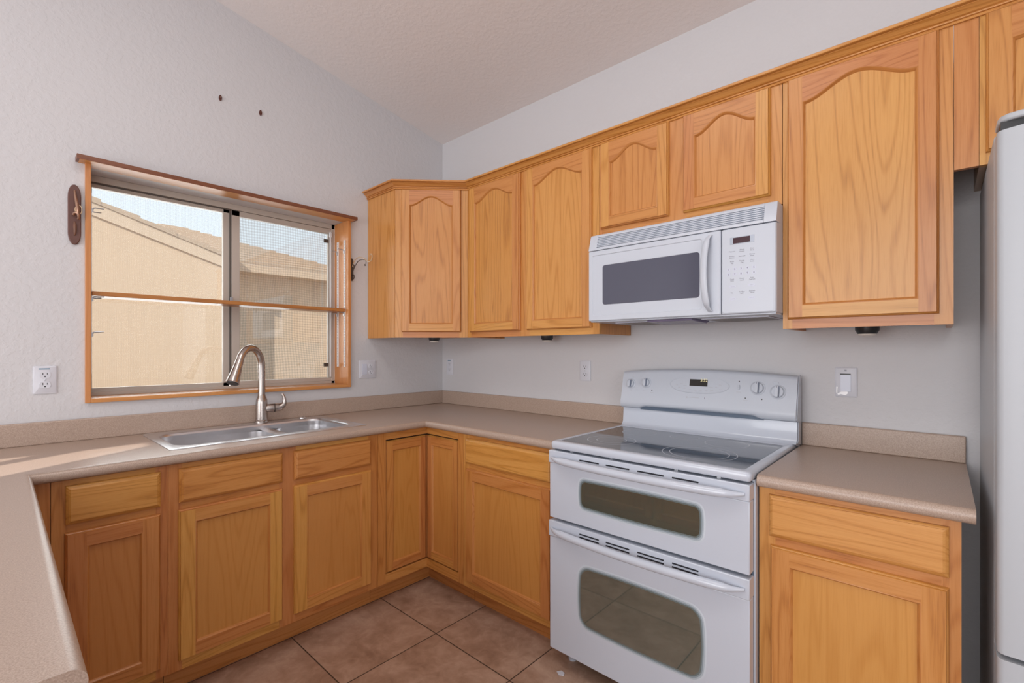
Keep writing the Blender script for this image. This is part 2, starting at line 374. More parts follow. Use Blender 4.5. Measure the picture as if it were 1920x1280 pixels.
# ------------------------------------------------------------------ room
STRUCT = dict(kind='structure')
def zc(y): return 2.806 - 0.176 * y
Y0, Y1, Z0, Z1 = -1.936, -0.755, 1.088, 2.094       # kitchen window opening
MB().box(-0.3, 6.0, -5.6, 0.2, -0.12, 0.0, TILE).build('floor', smooth=0, **STRUCT)
MB().add([(-0.3, 0.2, zc(0.2)), (6.1, 0.2, zc(0.2)), (6.1, -5.61, zc(-5.61)), (-0.3, -5.61, zc(-5.61)),
          (-0.3, 0.2, zc(0.2) + .12), (6.1, 0.2, zc(0.2) + .12), (6.1, -5.61, zc(-5.61) + .06), (-0.3, -5.61, zc(-5.61) + .06)],
         [(0, 1, 2, 3), (7, 6, 5, 4), (0, 4, 5, 1), (1, 5, 6, 2), (2, 6, 7, 3), (3, 7, 4, 0)], CEIL).build('ceiling', smooth=0, **STRUCT)
w = MB()
def wslab(ya, yb, za, top=None):
    pts = [(ya, za), (yb, za), (yb, zc(yb) if top is None else top), (ya, zc(ya) if top is None else top)]
    w.prism(pts, 'x', -0.2, 0.0, WALL)
wslab(-5.6, Y0 - .019, 0); wslab(Y1 + .019, 0, 0); wslab(Y0 - .019, Y1 + .019, 0, Z0 - .018); wslab(Y0 - .019, Y1 + .019, Z1)
w.build('wall_left', smooth=0, **STRUCT)
MB().box(-0.2, 6.0, 0.0, 0.2, 0, zc(0), WALL).build('wall_back', smooth=0, **STRUCT)
MB().prism([(-5.6, 0), (0, 0), (0, zc(0)), (-5.6, zc(-5.6))], 'x', 6.0, 6.1, WALL).build('wall_right', smooth=0, **STRUCT)
# rear wall behind the viewer, with made-up gaps cut to shape the sun streaks on the counter
def toback(p):
    q = Vector((p[0], p[1], 0.914)); t = (-5.6 - q.y) / SUN_DIR.y; q = q + SUN_DIR * t; return (q.x, q.z)
gaps = [[(0.57, -2.5), (0.41, -2.2), (0.302, -1.99), (0.281, -1.79), (0.371, -1.79), (0.615, -2.2), (0.80, -2.5)],
        [(0.491, -1.927), (0.455, -1.866), (0.406, -1.79), (0.413, -1.79), (0.466, -1.866), (0.494, -1.926)],
        [(0.281, -2.11), (0.272, -2.2), (0.25, -2.4), (0.46, -2.4), (0.341, -2.2)]]
bm = bmesh.new(); edges = []
def ring(pts):
    vs = [bm.verts.new((x, -5.6, z)) for x, z in pts]
    for i in range(len(vs)): edges.append(bm.edges.new((vs[i], vs[(i + 1) % len(vs)])))
ring([(-0.2, 0), (6.1, 0), (6.1, zc(-5.6)), (-0.2, zc(-5.6))])
for g in gaps: ring([toback(p) for p in g])
bmesh.ops.triangle_fill(bm, use_beauty=True, use_dissolve=False, edges=edges)
me = bpy.data.meshes.new('wall_rear'); bm.to_mesh(me); bm.free(); me.materials.append(WALL)
wr = bpy.data.objects.new('wall_rear', me); COL.objects.link(wr); wr['kind'] = 'structure'
md = wr.modifiers.new('thickness', 'SOLIDIFY'); md.thickness = 0.01

# wood surround of the window
t = MB()
t.box(-0.152, 0.02, Y0 - 0.019, Y0, Z0 - 0.018, Z1, TRIM, 'z', .55)
t.box(-0.152, 0.02, Y1, Y1 + 0.019, Z0 - 0.018, Z1, TRIM, 'z', .6)
t.box(-0.152, 0.02, Y0, Y1, Z0 - 0.018, Z0, TRIM, 'y', .8)
t.build('trim_1', bevel=0.002, **STRUCT)
t = MB(); t.box(-0.042, 0.0, Y0, Y1, Z1 - .0015, Z1, TRIM, 'y', .9); t.box(0.0006, 0.062, -1.985, -0.715, Z1 - .0015, Z1 + 0.018, HEAD, 'y', .5); t.box(0.0006, 0.060, Y0 - .04, Y1 + .03, Z1 - .0025, Z1 - .0015, TRIM, 'y', .9)  # lighter sheet under the dark header paints its window-lit underside
t.build('trim_2', bevel=0.0005, **STRUCT)

# aluminium slider window
win = bpy.data.objects.new('window_1', None); COL.objects.link(win); win.location = (-0.15, Y0, Z0); win['kind'] = 'structure'
def wp(mb, name, parent=win, **k):
    mb.v = [p - Vector((-0.15, Y0, Z0)) for p in mb.v]
    return mb.build(name, parent, **k)
f = MB()
XA, XB = -0.2, -0.150
f.box(XA, XB, Y0, Y0 + 0.016, Z0, Z1, ALU); f.box(XA, XB, Y1 - 0.022, Y1, Z0, Z1, ALU)
f.box(XA, XB, Y0, Y1, Z1 - 0.030, Z1, ALU, 'y'); f.box(XA, XB, Y0, Y1, Z0, Z0 + 0.016, ALU, 'y')
f.box(XA, XB - 0.004, Y0, Y1, Z1 - 0.036, Z1 - 0.030, ALUD, 'y')
wp(f, 'window_frame', bevel=0.0015)
s1 = MB(); a, b = Y0 + 0.014, -1.352            # left, fixed pane
s1.box(-0.188, -0.170, a, a + 0.008, Z0 + .014, Z1 - .034, ALU); s1.box(-0.188, -0.164, b - 0.030, b, Z0 + .014, Z1 - .034, ALU)
s1.box(-0.188, -0.164, a, b, Z1 - 0.052, Z1 - 0.034, ALU, 'y'); s1.box(-0.188, -0.164, a, b, Z0 + .014, Z0 + 0.034, ALU, 'y')
q1 = wp(s1, 'window_sash', bevel=0.0015)
g1 = MB(); g1.box(-0.180, -0.176, a + .006, b - .028, Z0 + .03, Z1 - .05, GLASS); wp(g1, 'window_glass', smooth=0)
s2 = MB(); a, b = -1.344, Y1 - 0.018            # right, sliding pane
s2.box(-0.176, -0.152, a, a + 0.040, Z0 + .016, Z1 - .032, ALU); s2.box(-0.176, -0.158, b - 0.022, b, Z0 + .016, Z1 - .032, ALU)
s2.box(-0.176, -0.152, a, b, Z1 - 0.062, Z1 - 0.032, ALU, 'y'); s2.box(-0.176, -0.152, a, b, Z0 + .016, Z0 + 0.038, ALU, 'y')
wp(s2, 'window_sash', bevel=0.0015)
g2 = MB(); g2.box(-0.168, -0.164, a + .036, b - .018, Z0 + .034, Z1 - .058, GLASS); wp(g2, 'window_glass', smooth=0)
k = MB(); k.box(-0.172, -0.156, -1.353, -1.343, Z0 + .02, Z1 - .036, ALUD)
k.box(-0.160, -0.146, -1.352, -1.340, 1.535, 1.585, SILV); wp(k, 'window_latch', bevel=0.001)
k = MB()
for z in (1.985, 1.205): k.box(-0.162, -0.156, b - 0.050, b - 0.020, z - .011, z + .011, IRON)
wp(k, 'window_clip')
k = MB(); k.box(-0.199, -0.198, -1.31, Y1 - 0.03, Z0 + .03, Z1 - .05, SCR1); wp(k, 'insect_screen', smooth=0)
k = MB(); k.box(-0.207, -0.206, Y0 + .015, -1.375, Z0 + .03, Z1 - .05, SCR2); wp(k, 'sun_screen', smooth=0)
k = MB(); k.box(-0.150, -0.143, Y1 - 0.034, Y1 - 0.026, Z0 + .04, Z1 - .05, WMET); k.box(-0.150, -0.141, Y1 - .038, Y1 - .024, Z1 - .085, Z1 - .055, WMET)
wp(k, 'window_handle_rail', bevel=0.001)

# shelf standards on the jambs, shelf and its clips
def standard(x, y, sgn, label):
    z0, z1 = 1.198, 1.972; mb = MB()
    n = 46; h = (z1 - z0) / n
    for i in range(n + 1): mb.box(x - .006, x + .006, min(y, y + sgn * .004), max(y, y + sgn * .004), z0 + i * h - .0035, z0 + i * h + .0035, WMET)
    mb.box(x - .009, x - .0045, min(y, y + sgn * .005), max(y, y + sgn * .005), z0 - .004, z1 + .004, WMET)
    mb.box(x + .0045, x + .009, min(y, y + sgn * .005), max(y, y + sgn * .005), z0 - .004, z1 + .004, WMET)
    o = mb.build('shelf_standard', smooth=0); o['label'] = label; o['category'] = 'shelf bracket'; o['group'] = 'slotted shelf standards beside the window'
    return o
standard(-0.020, Y1 - .0001, -1, 'white slotted shelf strip on right window jamb, nearer the room')
standard(-0.104, Y1 - .0001, -1, 'white slotted shelf strip on right window jamb, nearer the glass')
standard(-0.020, Y0 + .0001, 1, 'white slotted shelf strip seen edge-on at left window jamb, nearer the room')
standard(-0.104, Y0 + .0001, 1, 'white slotted shelf strip seen edge-on at left window jamb, nearer the glass')
def clip(x, z, sgn, label):
    y = Y1 - .005 if sgn < 0 else Y0 + .005; mb = MB()
    mb.tube([(x, y, z - .016), (x, y + sgn * .004, z - .006), (x, y + sgn * .010, z), (x, y + sgn * .042, z + .002)], [.003, .003, .0028, .002], ZINC, 8)
    mb.box(x - .004, x + .004, min(y, y + sgn * .006), max(y, y + sgn * .006), z - .02, z - .004, ZINC)
    o = mb.build('shelf_clip'); o['label'] = label; o['category'] = 'shelf clip'; o['group'] = 'metal shelf clips in the window standards'
for sg, nm in ((-1, 'right'), (1, 'left')):
    for x, dp in ((-0.020, 'nearer the room'), (-0.104, 'nearer the glass')):
        clip(x, 1.528, sg, 'small zinc clip holding the shelf up at the %s end, %s' % (nm, dp))
        clip(x, 1.915, sg, 'small empty zinc clip high on the %s window jamb, %s' % (nm, dp))
        if sg > 0: clip(x, 1.375, sg, 'small empty zinc clip below the shelf on the left jamb, %s' % dp)
sh = MB().box(-0.130, -0.004, Y0 + 0.004, Y1 - 0.006, 1.5325, 1.5525, OAKD, 'y', .5).build('window_shelf', bevel=0.003)
sh['label'] = 'thin oak shelf board crossing the kitchen window halfway up'; sh['category'] = 'shelf'

# ------------------------------------------------------------------ cabinets
TH = 0.019
def door(par, x0, x1, z0, z1, D, arch=0.0, top=0.05, st=0.052, bot=0.05, th=TH, name='door', stt=None):
    yf = -D - th
    def Y(h): return -D - h
    e = 0.006; mb = MB()
    xi0, xi1, zi0 = x0 + st, x1 - st, z0 + bot
    zs = z1 - top - arch                     # shoulder height of the opening
    n = 28 if arch else 1
    A = []
    for i in range(n + 1):
        tt = -1 + 2 * i / n; a = abs(tt)
        h = 0.0 if (a > 0.93 or not arch) else arch * (0.5 * (1 + math.cos(math.pi * a / 0.93))) ** 0.85
        A.append((xi0 + (xi1 - xi0) * i / n, zs + h))
    tl = stt or (random.random(), random.random())
    mb.box(x0 + e, xi0, yf, -D, z0 + e, z1 - e, OAK, 'z', tl[0])
    mb.box(xi1, x1 - e, yf, -D, z0 + e, z1 - e, OAK, 'z', tl[1])
    mb.box(xi0, xi1, yf, -D, z0 + e, zi0, OAK, 'x')
    top_v = [(x, yf, z) for x, z in A] + [(x, yf, z1 - e) for x, z in A]
    m_ = len(A)
    top_f = [(i, i + 1, m_ + i + 1, m_ + i) for i in range(m_ - 1)]
    tt = random.random() * .6
    mb.add(top_v, top_f, OAK, 'x', tt)
    mb.add([(x, yf + th, z) for x, z in A] + [(x, yf + th, z1 - e) for x, z in A], top_f, OAK, 'x', tt)
    # routed outer edge
    R = [(x0, z0), (x1, z0), (x1, z1), (x0, z1)]
    prof = [(0, 0), (0, 0.0085), (0.0015, 0.0115), (0.0045, 0.0135), (0.0048, 0.0165), (e, th)]
    lo = []
    for ins, h in prof: lo.append([(p[0], Y(h), p[1]) for p in inset(R, ins)])
    for i in range(4):
        k = (i + 1) % 4
        mb.loops([[l[i], l[k]] for l in lo], OAK, closed=False, grain='x' if i % 2 == 0 else 'z', tint=tl[0] if i == 3 else tl[1] if i == 1 else None)
    # inner bead round the panel
    O = [(xi0, zi0), (xi1, zi0)] + A[::-1]
    prof = [(0, th - .0002), (0.002, th + 0.0004), (0.004, th - .001), (0.0065, th - .006), (0.0085, th - .0098)]
    lo = [[(p[0], Y(h), p[1]) for p in inset(O, ins)] for ins, h in prof]
    gl = []; acc = 0.0
    for i, p in enumerate(O):
        if i: acc += (Vector(p) - Vector(O[i - 1])).length
        gl.append(acc)
    gcs = [(h_ * .01, 0, gl[i]) for h_ in range(len(lo)) for i in range(len(O))]
    mb.loops(lo, OAK, True, gcs=gcs, tint=.30)
    d = mb.build(name, par, smooth=30)
    p = MB(); p.box(xi0 - .008, xi1 + .008, Y(th - .0095), Y(0.002), zi0 - .008, zs + arch + .006 if arch else zs + .008, OAK if arch else OAKP, 'z', random.uniform(.4, .8))
    p.build('panel', d, smooth=0)
    return d
def drawer(par, x0, x1, z0, z1, D, tint=None):
    mb = MB(); R = [(x0, z0), (x1, z0), (x1, z1), (x0, z1)]
    prof = [(0, 0), (0, 0.009), (0.002, 0.0115), (0.006, 0.0135), (0.0063, 0.016), (0.012, TH)]
    lo = [[(p[0], -D - h, p[1]) for p in inset(R, ins)] for ins, h in prof]
    mb.loops(lo, OAK, True, True, True, 'x', tint)
    return mb.build('drawer_front', par, smooth=25)
def carcass(par, w, d, z0, z1, base, bottom_up=0.0):
    mb = MB(); e = 0.0008
    mb.box(e, .016, -d, -.002, z0, z1, OAK, 'z', .35); mb.box(w - .016, w - e, -d, -.002, z0, z1, OAK, 'z', .35)
    mb.box(.016, w - .016, -d, -.002, z0 + bottom_up, z0 + bottom_up + .014, OAK, 'x', .3)
    if not base: mb.box(.016, w - .016, -d, -.002, z1 - .014, z1, OAK, 'x', .3)
    mb.box(.016, w - .016, -.008, -.002, z0 + bottom_up, z1, OAK, 'z', .3)
    mb.build('carcass', par, smooth=0)
def frame(par, w, D, z0, z1, stiles, rails):
    mb = MB(); e = .0006
    for a, b in stiles: mb.box(max(a, e), min(b, w - e), -D, -D + TH, z0, z1, OAK, 'z')
    for a, b, c, d in rails: mb.box(a, b, -D, -D + TH - .0005, c, d, OAK, 'x')
    return mb.build('face_frame', par, smooth=0)
BD = 0.61
def base_cab(name, label, loc, rotz, w, doors, drawers, stiles, zlow=.142, group=None, dt=(.5, .5)):
    c = thing(name, label, 'cabinet', loc, rotz, group)
    carcass(c, w, BD - TH, 0.105, 0.8755, True)
    rails = []
    for i in range(len(stiles) - 1):
        a, b = stiles[i][1], stiles[i + 1][0]
        rails += [(a, b, .105, .150), (a, b, .690, .740), (a, b, .845, .8755)]
    frame(c, w, BD, .105, .8755, stiles, rails)
    k = MB().box(.001, w - .001, -BD + .075, -BD + .090, 0, .105, OAK, 'x', .25); k.build('toe_kick', c, smooth=0)
    for (a, b), tn_ in zip(drawers, dt): drawer(c, a, b, .729, .855, BD, tn_)
    for a, b in doors: door(c, a, b, zlow, .703, BD)
    return c
R90 = math.radians(90)
UG = 'oak base cabinets under the worktop'
# under the window (local x runs towards the corner)
base_cab('sink_base_cabinet', 'oak sink base cabinet with two false drawer fronts and two doors below the sink', (0, -1.785, 0), R90, .871,
         [(.029, .402), (.452, .826)], [(.031, .403), (.452, .826)], [(0, .042), (.392, .462), (.816, .871)], group=UG, dt=(.52, .36))
base_cab('base_cabinet', 'narrow oak base cabinet with one drawer and one door next to the peninsula', (0, -2.094, 0), R90, .309,
         [(.032, .284)], [(.034, .285)], [(0, .045), (.272, .309)], group=UG, dt=(.85,))
base_cab('base_cabinet', 'oak drawer base cabinet just left of the white range, at the corner', (.914, 0, 0), 0, .608,
         [(.030, .569)], [(.024, .569)], [(0, .042), (.560, .608)], group=UG, dt=(.8,))
base_cab('base_cabinet', 'oak base cabinet with one drawer and door, standing between the range and the refrigerator', (2.288, 0, 0), 0, .457,
         [(.034, .434)], [(.030, .434)], [(0, .046), (.420, .457)], group=UG, dt=(.62,))
# corner cabinet with folding doors
cc = thing('corner_cabinet', 'oak corner base cabinet with two folding inset doors meeting in the inside corner', 'cabinet', (0, 0, 0), 0, UG)
mb = MB()
mb.box(.002, .6, -.913, -.898, .105, .8755, OAK, 'z', .3); mb.box(.898, .913, -.6, -.002, .105, .8755, OAK, 'z', .3)
mb.box(.002, .59, -.898, -.002, .105, .12, OAK, 'x', .3); mb.box(.59, .898, -.59, -.002, .105, .12, OAK, 'x', .3)
mb.build('carcass', cc, smooth=0)
mb = MB()
mb.box(BD - TH, BD, -.9134, -.869, .105, .8755, OAK, 'z', .4); mb.box(.873, .9134, -BD, -BD + TH, .105, .8755, OAK, 'z', .45)
mb.box(BD - TH, BD - .0004, -.869, -BD + TH, .838, .8755, OAK, 'y', .5); mb.box(BD - TH, .873, -BD + .0004, -BD + TH, .838, .8755, OAK, 'x', .6)
mb.box(BD - TH, BD - .0004, -.869, -BD + TH, .105, .151, OAK, 'y', .5); mb.box(BD - TH, .873, -BD + .0004, -BD + TH, .105, .151, OAK, 'x', .6)
mb.box(.597, .6085, -.6085, -.597, .1535, .830, OAK, 'z', .0)
mb.build('face_frame', cc, smooth=0)
mb = MB(); mb.box(.52, .535, -.913, -.520, 0, .105, OAK, 'y', .2); mb.box(.535, .913, -.535, -.520, 0, .105, OAK, 'x', .2); mb.build('toe_kick', cc, smooth=0)
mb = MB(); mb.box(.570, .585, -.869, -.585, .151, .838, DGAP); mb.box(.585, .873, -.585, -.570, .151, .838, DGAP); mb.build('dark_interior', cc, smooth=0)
dl = door(cc, 0, .2545, .1535, .830, 0, st=.038, top=.048, bot=.042, stt=(.45, .05)); dl.location = (BD - TH, -.8655, 0); dl.rotation_euler = (0, 0, R90)
dr = door(cc, 0, .2575, .1535, .830, 0, st=.038, top=.048, bot=.042, stt=(.1, .35)); dr.location = (BD + .0012, -BD + TH, 0)
# peninsula cabinet under the near worktop
pc = thing('peninsula_cabinet', 'oak base cabinet carrying the near left peninsula worktop', 'cabinet', (1.90, -2.799, 0), math.pi, UG)
carcass(pc, 1.29, BD - TH, .105, .8755, True)
frame(pc, 1.29, BD, .105, .8755, [(0, .045), (.62, .67), (1.245, 1.29)], [(.045, .62, .105, .15), (.67, 1.245, .105, .15), (.045, .62, .84, .8755), (.67, 1.245, .84, .8755)])
door(pc, .03, .635, .142, .855, BD); door(pc, .655, 1.26, .142, .855, BD)
MB().box(.001, 1.289, -BD + .075, -BD + .09, 0, .105, OAK, 'x').build('toe_kick', pc, smooth=0)
fl = MB().box(.002, BD, -2.186, -2.095, .105, .8755, OAK, 'z', .35).build('filler_strip', smooth=0)
fl['label'] = 'plain oak filler strip between the narrow base cabinet and the peninsula'; fl['category'] = 'cabinet filler'

# wall cabinets
UD, UZ0, UZ1 = 0.305, 1.372, 2.2865
UW = 'oak wall cabinets with arched door panels'
def wall_cab(name, label, x, w, z0, doors, stiles, dz0, d=UD):
    c = thing(name, label, 'cabinet', (x, 0, z0), 0, UW)
    carcass(c, w, d - TH, 0.0, UZ1 - z0, False, .012)
    rails = []
    for i in range(len(stiles) - 1):
        a, b = stiles[i][1], stiles[i + 1][0]
        rails += [(a, b, 0, .042), (a, b, UZ1 - z0 - .05, UZ1 - z0)]
    frame(c, w, d, 0, UZ1 - z0, stiles, rails)
    for a, b in doors: door(c, a - x, b - x, dz0 - z0, 2.252 - z0, d, arch=.053, top=.040, st=.047, bot=.046)
    return c
wall_cab('wall_cabinet', 'tall oak wall cabinet with two arched doors between the corner unit and the microwave', .611, .912, UZ0,
         [(.638, 1.036), (1.083, 1.486)], [(0, .035), (.415, .482), (.865, .912)], 1.403)
wall_cab('wall_cabinet', 'short oak wall cabinet with two small arched doors right above the white microwave', 1.5235, .762, 1.822,
         [(1.535, 1.864), (1.925, 2.248)], [(0, .022), (.330, .412), (.715, .762)], 1.858)
wall_cab('wall_cabinet', 'large single-door oak wall cabinet right of the microwave, over the small counter', 2.286, .449, UZ0,
         [(2.303, 2.703)], [(0, .030), (.405, .449)], 1.405)
# cabinet over the refrigerator, reached past a filler
c = thing('fridge_cabinet', 'oak cabinet above the refrigerator, cut off by the right picture edge', 'cabinet', (2.788, 0, 1.826), 0, UW)
mb = MB(); mb.box(0, .016, -UD + TH, -.002, 0, UZ1 - 1.826, RAW, 'z', .5); mb.box(.92, .936, -UD + TH, -.002, 0, UZ1 - 1.826, RAW, 'z', .5)
mb.box(.016, .92, -UD + TH, -.002, .022, .036, RAW, 'x', .5); mb.box(.016, .92, -.02, -.002, .0, .022, RAW, 'x', .5)
mb.box(.016, .92, -UD + TH, -.002, UZ1 - 1.84, UZ1 - 1.826, RAW, 'x', .5); mb.build('carcass', c, smooth=0)
frame(c, .936, UD, 0, UZ1 - 1.826, [(0, .03), (.44, .50), (.906, .936)], [(.03, .44, 0, .042), (.5, .906, 0, .042), (.03, .44, .42, UZ1 - 1.826), (.5, .906, .42, UZ1 - 1.826)])
for a, b in ((.013, .455), (.485, .925)): door(c, a, b, .032, 2.252 - 1.826, UD, arch=.053, top=.040, st=.05, bot=.046)
fs = MB().box(2.7354, 2.7875, -UD, -UD + TH, 1.826, UZ1, OAK, 'z', .25).build('filler_strip', smooth=0)
fs['label'] = 'oak filler strip joining the single-door wall cabinet to the cabinet over the refrigerator'; fs['category'] = 'cabinet filler'
# diagonal corner wall cabinet
dc = thing('corner_wall_cabinet', 'diagonal oak corner wall cabinet with one arched door, left end beside the window', 'cabinet', (0, 0, UZ0), 0, UW)
H = UZ1 - UZ0; q = 0.013; r2 = .7071
mb = MB()
mb.box(.002, UD - .004, -.609, -.595, 0, H, OAK, 'z', .55)
mb.box(.595, .609, -UD + .004, -.002, 0, H, OAK, 'z', .4)
for z in (.012, H - .014):
    mb.prism([(.002, -.002), (.002, -.595), (UD - .012, -.595), (.595, -UD + .012), (.595, -.002)], 'z', z, z + .013, OAK, 'x', .3)
mb.build('carcass', dc, smooth=0)
dw = UD * math.sqrt(2)
fr = frame(dc, dw, 0, 0, H, [(0, .046), (dw - .05, dw)], [(.046, dw - .05, 0, .042), (.046, dw - .05, H - .05, H)])
fr.location = (UD, -.61, 0); fr.rotation_euler = (0, 0, math.radians(45))
dd = door(dc, .039, .391, .033, 2.252 - UZ0, 0, arch=.053, top=.040, st=.047, bot=.046); dd.location = (UD, -.61, 0); dd.rotation_euler = (0, 0, math.radians(45))

# crown moulding along the wall cabinets
path = [Vector((0.001, -.61)), Vector((UD, -.61)), Vector((.61, -UD)), Vector((3.72, -UD))]
prof = [(0.0005, 2.2535), (.0065, 2.2535), (.0080, 2.2560), (.0075, 2.2585), (.0035, 2.2600), (.0035, 2.2620), (.0095, 2.2632), (.0105, 2.2655), (.0090, 2.2672), (.0060, 2.2682), (.0060, 2.2698),
        (.0115, 2.2715), (.0150, 2.2745), (.0200, 2.2795), (.0265, 2.2840), (.0305, 2.2855), (.0270, 2.2868), (.0270, 2.2888), (.0385, 2.2900), (.0400, 2.2920), (.0400, 2.2985), (.0375, 2.3010), (.0005, 2.3010)]
nrm = []
for i in range(len(path)):
    ns = []
    for a, b in ((i - 1, i), (i, i + 1)):
        if a >= 0 and b < len(path):
            e = (path[b] - path[a]).normalized(); ns.append(Vector((e.y, -e.x)))
    n = sum(ns, Vector((0, 0)));
    nrm.append(n / (1 + ns[0].dot(ns[1])) if len(ns) == 2 else n)
mb = MB()
for i in range(3):
    L = (path[i + 1] - path[i]).length
    vs = []; gcs = []
    for j in (i, i + 1):
        vs.append([(path[j].x + nrm[j].x * o, path[j].y + nrm[j].y * o, z) for o, z in prof])
        gcs += [(z, o, L * (j - i)) for o, z in prof]
    mb.loops(vs, OAK, True, True, True, gcs=gcs, tint=(.35, .45, .6)[i])
cr = mb.build('crown_moulding', smooth=22); cr['label'] = 'stepped oak crown moulding running along the tops of all wall cabinets'; cr['category'] = 'moulding'

# under-cabinet puck lights
for (x, y), lb in (((.372, -.370), 'black puck light under the diagonal corner cabinet'), ((1.055, -.105), 'black puck light under the two-door wall cabinet left of the microwave'),
                   ((2.515, -.150), 'black puck light under the single-door wall cabinet by the refrigerator')):
    p = thing('puck_light', lb, 'light', (x, y, UZ0 + .0118), 0, 'puck lights under the wall cabinets')
    MB().lathe([(.035, 0), (.035, -.018), (.028, -.031)], (0, 0, 0), (0, 0, 1), BLACK).build('housing', p)
    MB().lathe([(.027, -.0312), (.025, -.036), (.012, -.040), (.001, -.041)], (0, 0, 0), (0, 0, 1), LENS).build('lens', p)

# ------------------------------------------------------------------ worktops
def slab(outline, hole, z0, z1, front, name, r=.0178):
    bm = bmesh.new(); ed = []
    for pts in [outline] + ([hole] if hole else []):
        vs = [bm.verts.new((x, y, z1)) for x, y in pts]
        for i in range(len(vs)): ed.append(bm.edges.new((vs[i], vs[(i + 1) % len(vs)])))
    bmesh.ops.triangle_fill(bm, use_beauty=True, edges=ed)
    bmesh.ops.dissolve_limit(bm, angle_limit=.01, verts=bm.verts[:], edges=bm.edges[:]) if not hole else None
    ret = bmesh.ops.extrude_face_region(bm, geom=bm.faces[:])
    for v in ret['geom']:
        if isinstance(v, bmesh.types.BMVert): v.co.z = z0
    bmesh.ops.recalc_face_normals(bm, faces=bm.faces)
    sel = []
    for e in bm.edges:
        a, b = e.verts[0].co, e.verts[1].co
        if abs(a.z - b.z) > 1e-4: continue
        for (x0, y0), (x1, y1) in front:
            d = Vector((x1 - x0, y1 - y0)); L = d.length; d /= L; n = Vector((-d.y, d.x))
            if all(abs((Vector((p.x - x0, p.y - y0))).dot(n)) < 1e-4 and -1e-3 < Vector((p.x - x0, p.y - y0)).dot(d) < L + 1e-3 for p in (a, b)):
                sel.append(e); break
    bmesh.ops.bevel(bm, geom=sel, offset=r, segments=8, affect='EDGES', profile=.5, clamp_overlap=True)
    me = bpy.data.meshes.new(name); bm.to_mesh(me); bm.free(); me.materials.append(LAM)
    me.polygons.foreach_set('use_smooth', [True] * len(me.polygons)); me.set_sharp_from_angle(angle=math.radians(40))
    o = bpy.data.objects.new(name, me); COL.objects.link(o); return o
CT, CB = .914, .8762
hole = rrect(.075, .525, -1.735, -.965, .06)
ct = thing('countertop', 'taupe speckled laminate worktop wrapping the window wall, corner and near peninsula', 'countertop', (0, 0, CB))
def sub(o, par):
    o.parent = par; o.matrix_parent_inverse = Matrix.Translation(-par.location); return o
sub(slab([(.001, -2.80), (1.945, -2.80), (1.945, -2.137), (.645, -2.137), (.645, -.645), (1.520, -.645), (1.520, -.001), (.001, -.001)], hole, CB, CT,
     [((1.945, -2.137), (.645, -2.137)), ((.645, -2.137), (.645, -.645)), ((.645, -.645), (1.520, -.645))], 'worktop'), ct)
mb = MB(); mb.box(.001, .020, -2.80, -.001, CT, 1.005, LAM); mb.box(.020, 1.520, -.020, -.001, CT, 1.005, LAM)
sub(mb.build('backsplash', bevel=.004, seg=3), ct)
c2 = thing('countertop', 'small taupe laminate worktop with backsplash between the range and the refrigerator', 'countertop', (2.290, 0, CB))
sub(slab([(2.290, -.645), (2.769, -.645), (2.769, -.001), (2.290, -.001)], None, CB, CT, [((2.290, -.645), (2.769, -.645))], 'worktop'), c2)
sub(MB().box(2.290, 2.769, -.020, -.001, CT, 1.005, LAM).build('backsplash', bevel=.004, seg=3), c2)

# ------------------------------------------------------------------ sink and faucet
sk = thing('sink', 'stainless steel double-bowl drop-in sink below the window', 'sink', (0, 0, CT))
def rl(x0, x1, y0, y1, r, z): return [(p[0], p[1], z) for p in rrect(x0, x1, y0, y1, r, 8)]
mb = MB()
mb.loops([rl(.040, .546, -1.768, -.934, .012, .0005), rl(.041, .545, -1.767, -.935, .012, .003), rl(.046, .540, -1.762, -.940, .012, .0045),
          rl(.112, .500, -1.736, -.984, .075, .004), rl(.117, .495, -1.731, -.989, .07, .001), rl(.120, .492, -1.728, -.992, .068, -.008)], STEEL, True)
mb.build('rim', sk, smooth=40)
for (ya, yb), nm in (((-1.728, -1.285), 'bowl'), ((-1.245, -.992), 'bowl')):
    mb = MB()
    mb.loops([rl(.120, .492, ya, yb, .066, -.030), rl(.123, .489, ya + .003, yb - .003, .064, -.10), rl(.128, .484, ya + .008, yb - .008, .06, -.150),
              rl(.150, .462, ya + .03, yb - .03, .045, -.168), rl(.19, .42, ya + .08, yb - .08, .02, -.171)], STEEL, True, False, True)
    bo = mb.build(nm, sk, smooth=50)
    MB().lathe([(.042, -.1705), (.040, -.1685), (.030, -.1690), (.028, -.176), (.003, -.177)], (.30, (ya + yb) / 2, 0), (0, 0, 1), STEEL).build('drain', bo)
mb = MB()      # wall above the low divider on both long sides, and the low saddle itself
lo = [rl(.120, .492, -1.728, -.992, .068, -.008), rl(.120, .492, -1.728, -.992, .066, -.030)]
mb.loops(lo, STEEL, True)
n = 10
sec = []
for xx, zz in ((.1205, -.030), (.16, -.030), (.30, -.030), (.45, -.030), (.4915, -.030)):
    sec.append([(xx, -1.289 + .048 * i / n, zz + .012 * math.sin(math.pi * i / n)) for i in range(n + 1)])
mb.loops(sec, STEEL, False)
mb.build('divider', sk, smooth=60)
MB().lathe([(.019, .0042), (.019, .009), (.013, .012), (.001, .012)], (.078, -1.06, 0), (0, 0, 1), STEEL).build('hole_cover', sk)

